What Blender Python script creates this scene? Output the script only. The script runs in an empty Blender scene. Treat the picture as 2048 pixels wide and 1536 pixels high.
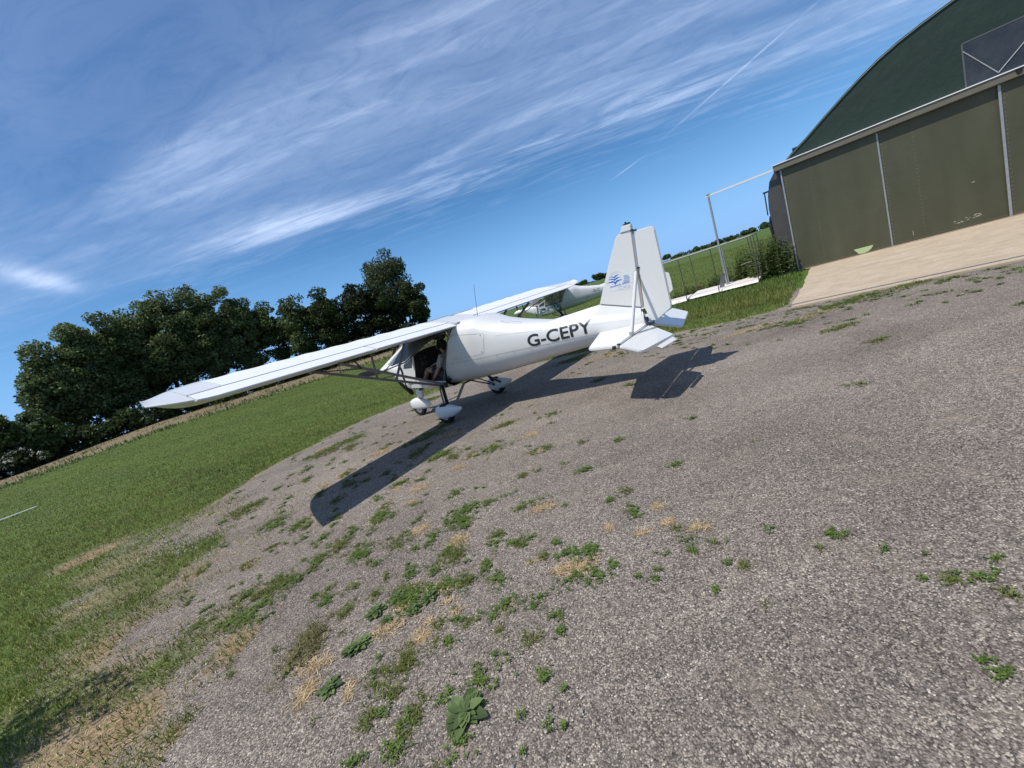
import bpy, bmesh, math, random
import numpy as np
from mathutils import Vector, Matrix
R_=math.radians
random.seed(7); rng=np.random.default_rng(11)
sc=bpy.context.scene
C=sc.collection
# ------------------------------------------------------------------ camera
HC=1.5653
cam_d=bpy.data.cameras.new('camera'); cam=bpy.data.objects.new('camera',cam_d); C.objects.link(cam)
cam_d.sensor_width=36.0; cam_d.lens=821.61/2048*36.0; cam_d.clip_start=.05; cam_d.clip_end=3000
pit,rol=R_(9.717),R_(-17.786)
fwd=Vector((0,math.cos(pit),-math.sin(pit))); rt=Vector((1,0,0)); up=rt.cross(fwd)
r2=math.cos(rol)*rt+math.sin(rol)*up; u2=-math.sin(rol)*rt+math.cos(rol)*up
M=Matrix((r2,u2,-fwd)).transposed().to_4x4(); M.translation=Vector((0,0,HC)); cam.matrix_world=M
sc.camera=cam
# ------------------------------------------------------------------ world / sun
SUN=Vector((-.484,-.215,1.0)).normalized()
sun_el=math.asin(SUN.z); sun_az=math.atan2(SUN.x,SUN.y)
w=bpy.data.worlds.new("World"); sc.world=w; w.use_nodes=True
wn=w.node_tree.nodes; wl=w.node_tree.links; wn.clear()
def WN(t,**k):
    n=wn.new(t)
    for a,b in k.items(): setattr(n,a,b)
    return n
def wmath(op,a,b=None,c=None,clamp=False):
    n=WN('ShaderNodeMath',operation=op); n.use_clamp=clamp
    for i,vv in enumerate((a,b,c)):
        if vv is None: continue
        if isinstance(vv,(int,float)): n.inputs[i].default_value=vv
        else: wl.new(vv,n.inputs[i])
    return n.outputs[0]
sky=WN('ShaderNodeTexSky',sky_type='NISHITA'); sky.sun_disc=False; sky.sun_elevation=sun_el; sky.sun_rotation=sun_az
sky.altitude=50; sky.air_density=1.0; sky.dust_density=.12; sky.ozone_density=3.0
tc=WN('ShaderNodeTexCoord'); sep=WN('ShaderNodeSeparateXYZ'); wl.new(tc.outputs['Generated'],sep.inputs[0])
zc=wmath('MAXIMUM',sep.outputs[2],.02)
PX=wmath('DIVIDE',sep.outputs[0],zc); PY=wmath('DIVIDE',sep.outputs[1],zc)
def wnoise(sx,sy,ox,oy,detail=6,rough=.6,dist=.6,rot=0.0):
    # streaks run along x, turned by rot
    ca,sa=math.cos(rot),math.sin(rot)
    a=wmath('ADD',wmath('MULTIPLY',PX,ca),wmath('MULTIPLY',PY,sa)); b=wmath('SUBTRACT',wmath('MULTIPLY',PY,ca),wmath('MULTIPLY',PX,sa))
    cb=WN('ShaderNodeCombineXYZ'); wl.new(wmath('MULTIPLY_ADD',a,sx,ox),cb.inputs[0]); wl.new(wmath('MULTIPLY_ADD',b,sy,oy),cb.inputs[1])
    n=WN('ShaderNodeTexNoise'); n.inputs['Scale'].default_value=1; n.inputs['Detail'].default_value=detail
    n.inputs['Roughness'].default_value=rough; n.inputs['Distortion'].default_value=dist; wl.new(cb.outputs[0],n.inputs['Vector']); return n.outputs[0]
def wmap(v,a,b,c=0.,d=1.):
    n=WN('ShaderNodeMapRange',interpolation_type='SMOOTHSTEP'); wl.new(v,n.inputs[0])
    for i,q in enumerate((a,b,c,d)): n.inputs[i+1].default_value=q
    return n.outputs[0]
def wgauss(cx,cy,rx,ry,rot=0.0):
    ca,sa=math.cos(rot),math.sin(rot)
    dx=wmath('SUBTRACT',PX,cx); dy=wmath('SUBTRACT',PY,cy)
    a=wmath('DIVIDE',wmath('ADD',wmath('MULTIPLY',dx,ca),wmath('MULTIPLY',dy,sa)),rx)
    b=wmath('DIVIDE',wmath('SUBTRACT',wmath('MULTIPLY',dy,ca),wmath('MULTIPLY',dx,sa)),ry)
    return wmath('EXPONENT',wmath('MULTIPLY',wmath('ADD',wmath('MULTIPLY',a,a),wmath('MULTIPLY',b,b)),-1.0))
fine=wnoise(1.0,4.2,3.1,1.7,9,.64,1.1,-.12)
mid=wnoise(.45,1.3,7.3,4.2,4,.5,.7,-.15)
big=wnoise(.35,.8,1.3,9.2,3,.5,.4,-.1)
veil=wmath('MULTIPLY',wmap(PY,3.7,2.2),wmap(big,.12,.50))
veil=wmath('MULTIPLY',veil,wmath('MULTIPLY_ADD',wmap(mid,.30,.66),.6,.4))
streak=wmath('MULTIPLY',wmath('MULTIPLY',wmap(fine,.44,.74),wmap(mid,.34,.6)),wmap(PY,5.2,3.2))
bright=wmath('MULTIPLY',wgauss(-1.14,3.02,.56,.26,0.03),wmap(fine,.20,.56))
bright2=wmath('MULTIPLY',wmath('ADD',wgauss(.35,3.25,1.0,.30,-.17),wgauss(1.3,2.95,.8,.28,-.1)),wmap(fine,.36,.66))
bright3=wmath('MULTIPLY',wgauss(-2.45,2.62,.34,.09,-1.15),wmap(fine,.1,.5))
trail=wgauss(2.0,2.85,.70,.013,-1.45)
trail=wmath('MULTIPLY',trail,wmap(wnoise(9,9,2,2,3,.6,0),.25,.6))
t2=wgauss(1.785,4.42,.22,.02,-1.27)
dens=wmath('MULTIPLY',veil,.30)
for q,k in ((streak,.20),(bright,.6),(bright2,.26),(bright3,.6),(trail,.35),(t2,.28)):
    dens=wmath('ADD',dens,wmath('MULTIPLY',q,k))
pf=wnoise(3.2,6.5,5.3,8.1,8,.68,1.4,-.3); dens=wmath('MULTIPLY',dens,wmap(pf,.2,.62,.68,1.16))
dens=wmath('MINIMUM',dens,.8); dens=wmath('MULTIPLY',dens,wmap(sep.outputs[2],.02,.16))
mixc=WN('ShaderNodeMixRGB'); wl.new(dens,mixc.inputs[0])
hs=WN('ShaderNodeHueSaturation'); hs.inputs['Saturation'].default_value=1.32; hs.inputs['Hue'].default_value=.503; hs.inputs['Value'].default_value=.86; wl.new(sky.outputs[0],hs.inputs['Color'])
hzf=wmap(sep.outputs[2],.30,-.02)
hm_=WN('ShaderNodeMixRGB'); wl.new(wmath('MULTIPLY',hzf,.86),hm_.inputs[0]); wl.new(hs.outputs[0],hm_.inputs[1]); hm_.inputs[2].default_value=(1.45,3.75,8.0,1)
wl.new(hm_.outputs[0],mixc.inputs[1]); mixc.inputs[2].default_value=(5.3,6.5,8.9,1)
bg=WN('ShaderNodeBackground'); bg.inputs[1].default_value=.089; wl.new(mixc.outputs[0],bg.inputs[0])
wo=WN('ShaderNodeOutputWorld'); wl.new(bg.outputs[0],wo.inputs[0])
sl=bpy.data.lights.new('sun','SUN'); sl.energy=3.3; sl.angle=R_(.53); sl.color=(1,.955,.89)
so=bpy.data.objects.new('sun',sl); C.objects.link(so); so.rotation_euler=SUN.to_track_quat('Z','Y').to_euler(); so.location=(-20,-10,40)
sc.view_settings.view_transform='Standard'; sc.view_settings.look='None'; sc.view_settings.exposure=.56; sc.view_settings.gamma=1
# ------------------------------------------------------------------ materials
def nodes(name):
    m=bpy.data.materials.new(name); m.use_nodes=True; nt=m.node_tree; b=nt.nodes['Principled BSDF']; return m,nt,b
def N(nt,t,ins=None,**k):
    n=nt.nodes.new(t)
    for a,b in k.items(): setattr(n,a,b)
    if ins:
        for a,b in ins.items():
            if hasattr(b,'is_output') or isinstance(b,bpy.types.NodeSocket): nt.links.new(b,n.inputs[a])
            else: n.inputs[a].default_value=b
    return n
def coord(nt,kind='Object'): return nt.nodes.new('ShaderNodeTexCoord').outputs[kind]
def ramp(nt,fac,stops,interp='LINEAR'):
    r=nt.nodes.new('ShaderNodeValToRGB'); r.color_ramp.interpolation=interp
    e=r.color_ramp.elements
    while len(e)<len(stops): e.new(.5)
    for i,(p,c) in enumerate(stops): e[i].position=p; e[i].color=(*c,1) if len(c)==3 else c
    nt.links.new(fac,r.inputs[0]); return r.outputs[0]
def noise(nt,vec,scale,detail=4,rough=.55,dist=0.):
    return N(nt,'ShaderNodeTexNoise',{'Vector':vec,'Scale':scale,'Detail':detail,'Roughness':rough,'Distortion':dist}).outputs[0]
def mix(nt,f,a,b,mode='MIX'):
    n=nt.nodes.new('ShaderNodeMixRGB'); n.blend_type=mode
    for i,v in enumerate((f,a,b)):
        if isinstance(v,(int,float)): n.inputs[i].default_value=v
        elif isinstance(v,tuple): n.inputs[i].default_value=(*v,1) if len(v)==3 else v
        else: nt.links.new(v,n.inputs[i])
    return n.outputs[0]
def bump(nt,b,h,strength=.3,dist=.01):
    n=N(nt,'ShaderNodeBump',{'Height':h,'Strength':strength,'Distance':dist}); nt.links.new(n.outputs[0],b.inputs['Normal']); return n
def simple(name,col,rough=.5,metal=0.,var=.12,scale=8.,bumps=0.,spec=.5,coat=0.,bscale=60.):
    m,nt,b=nodes(name); co=coord(nt)
    n=noise(nt,co,scale,5,.6)
    c=mix(nt,n,tuple(x*(1-var) for x in col),tuple(min(1,x*(1+var)) for x in col)); nt.links.new(c,b.inputs['Base Color'])
    rr=N(nt,'ShaderNodeMapRange',{0:n,3:max(0,rough-.08),4:min(1,rough+.08)}); nt.links.new(rr.outputs[0],b.inputs['Roughness'])
    b.inputs['Metallic'].default_value=metal; b.inputs['Specular IOR Level'].default_value=spec; b.inputs['Coat Weight'].default_value=coat
    if bumps: bump(nt,b,noise(nt,co,bscale,3),bumps,.002)
    return m
def mat_paint():
    m,nt,b=nodes('white_gelcoat'); co=coord(nt)
    big=noise(nt,co,1.7,4,.6); f=noise(nt,co,26,5,.7)
    dirt=N(nt,'ShaderNodeMapRange',{0:f,1:.58,2:.8,3:0.,4:.22}).outputs[0]
    c=mix(nt,big,(.655,.648,.615),(.71,.705,.68)); c=mix(nt,dirt,c,(.55,.53,.48))
    nt.links.new(c,b.inputs['Base Color']); b.inputs['Roughness'].default_value=.32; b.inputs['Coat Weight'].default_value=.35; b.inputs['Coat Roughness'].default_value=.12
    bump(nt,b,noise(nt,co,5,2),.06,.02); return m
def mat_fabric():
    m,nt,b=nodes('white_sailcloth'); co=coord(nt)
    st=N(nt,'ShaderNodeMapping',{'Vector':co,'Scale':(6,1.2,6)}).outputs[0]
    s=noise(nt,st,1.6,5,.62); f=noise(nt,co,30,4,.6)
    c=mix(nt,s,(.66,.67,.68),(.73,.735,.735)); d=N(nt,'ShaderNodeMapRange',{0:f,1:.55,2:.8,3:0.,4:.25}).outputs[0]; c=mix(nt,d,c,(.55,.55,.54))
    nt.links.new(c,b.inputs['Base Color']); b.inputs['Roughness'].default_value=.48
    wv=noise(nt,N(nt,'ShaderNodeMapping',{'Vector':co,'Scale':(9,2.0,9),'Rotation':(0,0,.25)}).outputs[0],1.2,4,.6)
    bump(nt,b,wv,.35,.02); return m
def mat_glass(name,tint,rough=.04,alpha=.35,metal=0):
    m,nt,b=nodes(name); b.inputs['Base Color'].default_value=(*tint,1); b.inputs['Roughness'].default_value=rough
    tr=N(nt,'ShaderNodeBsdfTransparent'); tr.inputs[0].default_value=(.86,.84,.78,1)
    gl=N(nt,'ShaderNodeBsdfGlossy'); gl.inputs['Roughness'].default_value=rough
    df=N(nt,'ShaderNodeBsdfDiffuse'); df.inputs[0].default_value=(*tint,1)
    fr=N(nt,'ShaderNodeFresnel',{'IOR':1.5}).outputs[0]
    sm=noise(nt,coord(nt),7,5,.65)
    a=N(nt,'ShaderNodeMath',{0:sm,1:alpha*1.6},operation='MULTIPLY').outputs[0]
    m1=N(nt,'ShaderNodeMixShader',{0:a,1:tr.outputs[0],2:df.outputs[0]}); m2=N(nt,'ShaderNodeMixShader',{0:fr,1:m1.outputs[0],2:gl.outputs[0]})
    nt.links.new(m2.outputs[0],nt.nodes['Material Output'].inputs[0]); return m
def mat_attr(name,rough=.6,trans=.25,attr='col'):
    m,nt,b=nodes(name); a=nt.nodes.new('ShaderNodeAttribute'); a.attribute_name=attr
    n=noise(nt,coord(nt),40,2); c=mix(nt,1.0,a.outputs['Color'],ramp(nt,n,[(0,(.8,.8,.8)),(1,(1.15,1.15,1.15))]),'MULTIPLY')
    nt.links.new(c,b.inputs['Base Color']); b.inputs['Roughness'].default_value=rough; b.inputs['Specular IOR Level'].default_value=.3
    if trans:
        t=N(nt,'ShaderNodeBsdfTranslucent',{'Color':c}); ms=N(nt,'ShaderNodeMixShader',{0:trans,1:b.outputs[0],2:t.outputs[0]})
        nt.links.new(ms.outputs[0],nt.nodes['Material Output'].inputs[0])
    return m
MW=mat_paint(); MF=mat_fabric()
MBLK=simple('black_rubber',(.018,.018,.018),.75,spec=.3,bumps=.3)
MDK=simple('black_plastic',(.02,.02,.022),.45)
MINT=simple('dark_cabin_trim',(.022,.022,.024),.8)
MPAN=simple('instrument_black',(.03,.03,.033),.55)
MSTR=simple('grey_strut_paint',(.20,.185,.17),.45,var=.2,scale=20)
MSTD=simple('dark_strut_paint',(.06,.058,.055),.45,var=.2,scale=20)
MGAP=simple('panel_gap',(.16,.16,.15),.7)
MGAPL=simple('light_panel_gap',(.42,.42,.40),.7)
MMET=simple('bare_metal',(.45,.45,.46),.4,.8)
MGL=mat_glass('perspex',(.36,.37,.36),.03,.42)
MTXT=simple('black_vinyl',(.022,.022,.024),.4,var=.3,scale=30)
MBLUE=simple('blue_vinyl',(.015,.12,.50),.4); MBLU2=simple('pale_blue_vinyl',(.10,.30,.62),.4); MDEC=simple('clear_film',(.66,.675,.66),.35,var=.03); MGRV=simple('grey_outline_vinyl',(.52,.53,.56),.4)
# ------------------------------------------------------------------ object helpers
def link(name,me,mat=None,parent=None,smooth=False,label=None):
    o=bpy.data.objects.new(name,me); C.objects.link(o)
    if mat is not None:
        for mm in (mat if isinstance(mat,(list,tuple)) else [mat]): me.materials.append(mm)
    if parent is not None: o.parent=parent
    if smooth: me.polygons.foreach_set('use_smooth',[True]*len(me.polygons))
    if label: o['label']=label
    return o
def tag(o,label=None,cat=None,group=None,kind=None):
    if label: o['label']=label
    if cat: o['category']=cat
    if group: o['group']=group
    if kind: o['kind']=kind
    return o
def empty(name,loc=(0,0,0),rz=0.,mat=None):
    o=bpy.data.objects.new(name,None); C.objects.link(o); o.empty_display_size=.2
    if mat is not None: o.matrix_world=mat
    else: o.location=loc; o.rotation_euler=(0,0,rz)
    return o
class MB:
    def __init__(s): s.v=[]; s.f=[]; s.m=[]
    def add(s,V,F,mi=0):
        k=len(s.v); s.v+= [tuple(map(float,p)) for p in V]; s.f+=[tuple(i+k for i in f) for f in F]; s.m+=[mi]*len(F); return s
    def box(s,c,d,rot=None,mi=0,bev=0):
        hx,hy,hz=[q/2 for q in d]
        V=[Vector((x*hx,y*hy,z*hz)) for x in(-1,1) for y in(-1,1) for z in(-1,1)]
        if rot is not None: V=[rot@p for p in V]
        V=[p+Vector(c) for p in V]
        return s.add(V,[(0,1,3,2),(4,6,7,5),(0,4,5,1),(2,3,7,6),(0,2,6,4),(1,5,7,3)],mi)
    def beam(s,a,b,wd,th,upv=(0,0,1),mi=0):
        a=Vector(a);b=Vector(b); d=(b-a).normalized(); u=Vector(upv); sd=d.cross(u).normalized(); u=sd.cross(d)
        V=[p+sd*(i*wd/2)+u*(j*th/2) for p in(a,b) for i,j in((-1,-1),(1,-1),(1,1),(-1,1))]
        return s.add(V,[(3,2,1,0),(4,5,6,7),(0,1,5,4),(1,2,6,5),(2,3,7,6),(3,0,4,7)],mi)
    def tube(s,pts,r,n=10,sx=1.0,cap=True,mi=0,upv=(0,0,1)):
        pts=[Vector(p) for p in pts]; rs=r if isinstance(r,(list,tuple)) else [r]*len(pts)
        V=[];F=[]
        for i,p in enumerate(pts):
            d=(pts[min(i+1,len(pts)-1)]-pts[max(i-1,0)]).normalized(); u=Vector(upv)
            if abs(d.dot(u))>.97: u=Vector((1,0,0))
            a=d.cross(u).normalized(); b=a.cross(d)
            for k in range(n):
                t=2*math.pi*k/n; V.append(p+a*(rs[i]*sx*math.cos(t))+b*(rs[i]*math.sin(t)))
        for i in range(len(pts)-1):
            for k in range(n): F.append((i*n+k,i*n+(k+1)%n,(i+1)*n+(k+1)%n,(i+1)*n+k))
        if cap: F.append(tuple(range(n))[::-1]); F.append(tuple(range((len(pts)-1)*n,len(pts)*n)))
        return s.add(V,F,mi)
    def rings(s,R,closed=True,cap=False,mi=0):
        n=len(R[0]); V=[p for r in R for p in r]; F=[]
        for i in range(len(R)-1):
            for k in range(n if closed else n-1): F.append((i*n+k,i*n+(k+1)%n,(i+1)*n+(k+1)%n,(i+1)*n+k))
        if cap: F.append(tuple(range(n))[::-1]); F.append(tuple(range((len(R)-1)*n,len(R)*n)))
        return s.add(V,F,mi)
    def prism(s,poly,off,mi=0):
        # poly list of 3d points, off vector thickness
        n=len(poly); P=[Vector(p) for p in poly]; o=Vector(off)
        V=[p-o/2 for p in P]+[p+o/2 for p in P]
        F=[tuple(range(n))[::-1],tuple(range(n,2*n))]+[(i,(i+1)%n,n+(i+1)%n,n+i) for i in range(n)]
        return s.add(V,F,mi)
    def ell(s,c,r,nu=16,nv=10,rot=None,mi=0):
        V=[];F=[]
        for j in range(nv+1):
            ph=math.pi*j/nv
            for i in range(nu):
                t=2*math.pi*i/nu; p=Vector((r[0]*math.sin(ph)*math.cos(t),r[1]*math.sin(ph)*math.sin(t),r[2]*math.cos(ph)))
                if rot is not None: p=rot@p
                V.append(p+Vector(c))
        for j in range(nv):
            for i in range(nu): F.append((j*nu+i,(j+1)*nu+i,(j+1)*nu+(i+1)%nu,j*nu+(i+1)%nu))
        return s.add(V,F,mi)
    def mesh(s,name,bevel=0.):
        me=bpy.data.meshes.new(name); me.from_pydata(s.v,[],s.f); me.validate(); 
        if len(set(s.m))>1: me.polygons.foreach_set('material_index',s.m[:len(me.polygons)])
        bm=bmesh.new(); bm.from_mesh(me); bmesh.ops.remove_doubles(bm,verts=bm.verts,dist=1e-5); bmesh.ops.recalc_face_normals(bm,faces=bm.faces)
        if bevel: bmesh.ops.bevel(bm,geom=[e for e in bm.edges if e.is_manifold and e.calc_face_angle(0)>.5],offset=bevel,segments=2,affect='EDGES',clamp_overlap=True)
        bm.to_mesh(me); bm.free(); return me
    def build(s,name,mat,parent=None,smooth=False,bevel=0.,label=None):
        o=link(name,s.mesh(name,bevel),mat,parent,False,label)
        if smooth:
            o.data.polygons.foreach_set('use_smooth',[True]*len(o.data.polygons))
            try: o.data.set_sharp_from_angle(angle=R_(38))
            except Exception: pass
        return o
def split_build(mb,name,mat,parent,smooth=False,bevel=0.):
    # every separate piece of mb becomes a part of its own
    adj={}
    par=list(range(len(mb.v)))
    def fd(a):
        while par[a]!=a: par[a]=par[par[a]]; a=par[a]
        return a
    for f in mb.f:
        for i in f[1:]: par[fd(i)]=fd(f[0])
    for f in mb.f: adj.setdefault(fd(f[0]),[]).append(f)
    for fs in adj.values():
        ids=sorted({i for f in fs for i in f}); mp={a:b for b,a in enumerate(ids)}; q=MB(); q.add([mb.v[i] for i in ids],[tuple(mp[i] for i in f) for f in fs]); q.build(name,mat,parent,smooth,bevel)
def fast_mesh(name,V,F,col=None,k=3):
    V=np.asarray(V,np.float32); F=np.asarray(F,np.int32); me=bpy.data.meshes.new(name)
    me.vertices.add(len(V)); me.vertices.foreach_set('co',V.ravel()); me.loops.add(F.size); me.loops.foreach_set('vertex_index',F.ravel())
    me.polygons.add(len(F)); me.polygons.foreach_set('loop_start',np.arange(0,F.size,k,dtype=np.int32)); me.polygons.foreach_set('loop_total',np.full(len(F),k,np.int32))
    me.update(calc_edges=True)
    if col is not None:
        a=me.color_attributes.new('col','FLOAT_COLOR','POINT'); c=np.ones((len(V),4),np.float32); c[:,:3]=col; a.data.foreach_set('color',c.ravel())
    return me
def interp(tab,x,k):
    xs=[t[0] for t in tab]; ys=[t[k] for t in tab]; return float(np.interp(x,xs,ys))
# ------------------------------------------------------------------ terrain
HA=np.array((9.606,12.76)); HU=np.array((.7672,-.6414)); HN=np.array((.6414,.7672))   # hangar corner, along the front, into the building
AZT=[(-180,0.,80),(-100,0.,80),(-60,-.30,78),(-51,-.30,78),(-40,.30,78),(-28,.18,78),(-14,.0,80),(0,.1,110),(10,.35,200),(16,.22,220),(24.5,-.02,230),(31,-.05,230),(36,.11,230),(60,.1,230),(100,0.,100),(180,0.,80)]
_az=np.array([a[0] for a in AZT]); _el=np.array([a[1] for a in AZT]); _D=np.array([a[2] for a in AZT])
def vnoise(x,y,s,seed=0):
    x=np.asarray(x,float)*s+seed*17.31; y=np.asarray(y,float)*s-seed*9.17
    xi=np.floor(x).astype(np.int64); yi=np.floor(y).astype(np.int64); fx=x-xi; fy=y-yi; fx=fx*fx*(3-2*fx); fy=fy*fy*(3-2*fy)
    def h(a,b):
        q=(a*374761393+b*668265263+seed*1013)&0xffffffff; q=((q^(q>>13))*1274126177)&0xffffffff; return ((q^(q>>16))&0xffff)/65535.0
    return (h(xi,yi)*(1-fx)+h(xi+1,yi)*fx)*(1-fy)+(h(xi,yi+1)*(1-fx)+h(xi+1,yi+1)*fx)*fy
def fbm(x,y,s,seed=0,o=4):
    t=0;a=.5
    for i in range(o): t=t+a*vnoise(x,y,s*2**i,seed+i); a*=.5
    return t/(1-.5**o)
def hgt(x,y):
    x=np.asarray(x,float); y=np.asarray(y,float); uu=(x-HA[0])*HU[0]+(y-HA[1])*HU[1]; vv=(x-HA[0])*HN[0]+(y-HA[1])*HN[1]
    dd=np.maximum(np.maximum(-4.5-uu,0),np.maximum(-9-vv,vv-16)); return hgt0(x,y)*np.clip(dd/6,0,1)**1.5*1.0+0.0
def hgt0(x,y):
    x=np.asarray(x,float); y=np.asarray(y,float); az=np.degrees(np.arctan2(x,y)); r=np.hypot(x,y)
    E=np.interp(az,_az,_el); D=np.interp(az,_az,_D); Z=HC+D*np.tan(np.radians(E))
    t=np.clip((r-9)/(D-9),0,1); z=Z*t**1.2
    z=z-np.clip(r-D,0,None)*.004
    return z+np.clip((r-14)/30,0,1)*(fbm(x,y,.12,3)-.5)*.18*np.clip(1.6-r/D,0,1)
CP=[(-34.01,26.84,1,0),(-11.87,8.92,1,0),(-7.35,5.26,1,0.05),(-5.40,3.69,1,0.1),(-4.32,2.81,0.9,0.1),(-3.63,2.25,0.8,0.3),(-8.93,7.31,1,0),(-5.96,4.64,0.95,0.1),(-4.53,3.36,0.85,0.2),(-8.78,8.14,1,0),(-7.63,8.03,1,0),(-6.59,5.54,0.9,0.2),(-6.80,5.89,0.3,0.7),(-5.66,4.97,0.5,0.5),(-5.81,5.49,0.5,0.35),(-5.75,5.84,0.6,0.3),(-5.60,6.04,0.6,0.2),(-5.37,6.05,0.4,0.3),(-4.15,4.70,0.9,0.1),(-4.27,4.47,0.7,0.2),(-4.81,4.74,0.7,0.3),(-4.85,4.14,0.5,0.5),(-4.49,4.06,0.6,0.4),(-4.15,3.98,0.75,0.2),(-3.70,3.62,0.5,0.3),(-3.77,4.03,0.3,0.4),(-3.53,4.09,0.05,0.2),(-3.87,3.38,0.5,0.4),(-3.48,3.01,0.2,0.4),(-3.50,3.17,0.05,0.1),(-3.24,3.06,0.1,0.2),(-3.80,3.08,0.4,0.6),(-4.15,3.21,0.6,0.4),(-3.84,2.73,0.6,0.4),(-3.27,2.54,0.5,0.5),(-3.61,2.40,0.7,0.3),(-3.02,2.13,0.2,0.6),(-2.71,2.12,0.3,0.7),(-3.01,2.45,0.5,0.5),(-2.85,2.59,0.7,0.2),(-2.68,2.69,0.6,0.2),(-2.49,2.53,0.1,0.1),(-2.47,2.20,0.1,0.3),(-2.60,2.85,0.3,0.4),(-2.28,2.54,0.3,0.6),(-2.19,2.10,0.05,0.1),(-2.24,1.85,0.4,0.4),(-2.05,1.84,0.3,0.5),(-1.97,1.92,0.3,0.3),(-1.89,2.00,0.1,0.15),(-2.09,2.24,0.4,0.4),(-1.98,2.07,0.2,0.5),(-1.58,1.70,0,0.05),(-2.38,3.03,0,0),(-2.01,2.86,0,0),(-3.82,4.97,0.05,0.05),(-3.57,5.50,0.1,0.05),(-3.52,6.35,0.05,0.05),(-3.31,7.64,0.02,0.02),(-2.83,3.73,0,0),(-2.45,3.78,0,0),(-1.41,1.72,0,0),(-1.36,2.15,0,0),(-3.05,3.46,0.02,0.05),(-8.05,12.18,1,0),(-7.16,12.26,1,0),(-6.89,8.44,1,0),(-7.77,8.58,1,0),(-6.11,12.77,1,0),(-5.06,16.07,1,0),(-4.46,5.63,0.1,0.2),(-5.06,6.17,0.3,0.3)]
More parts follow.
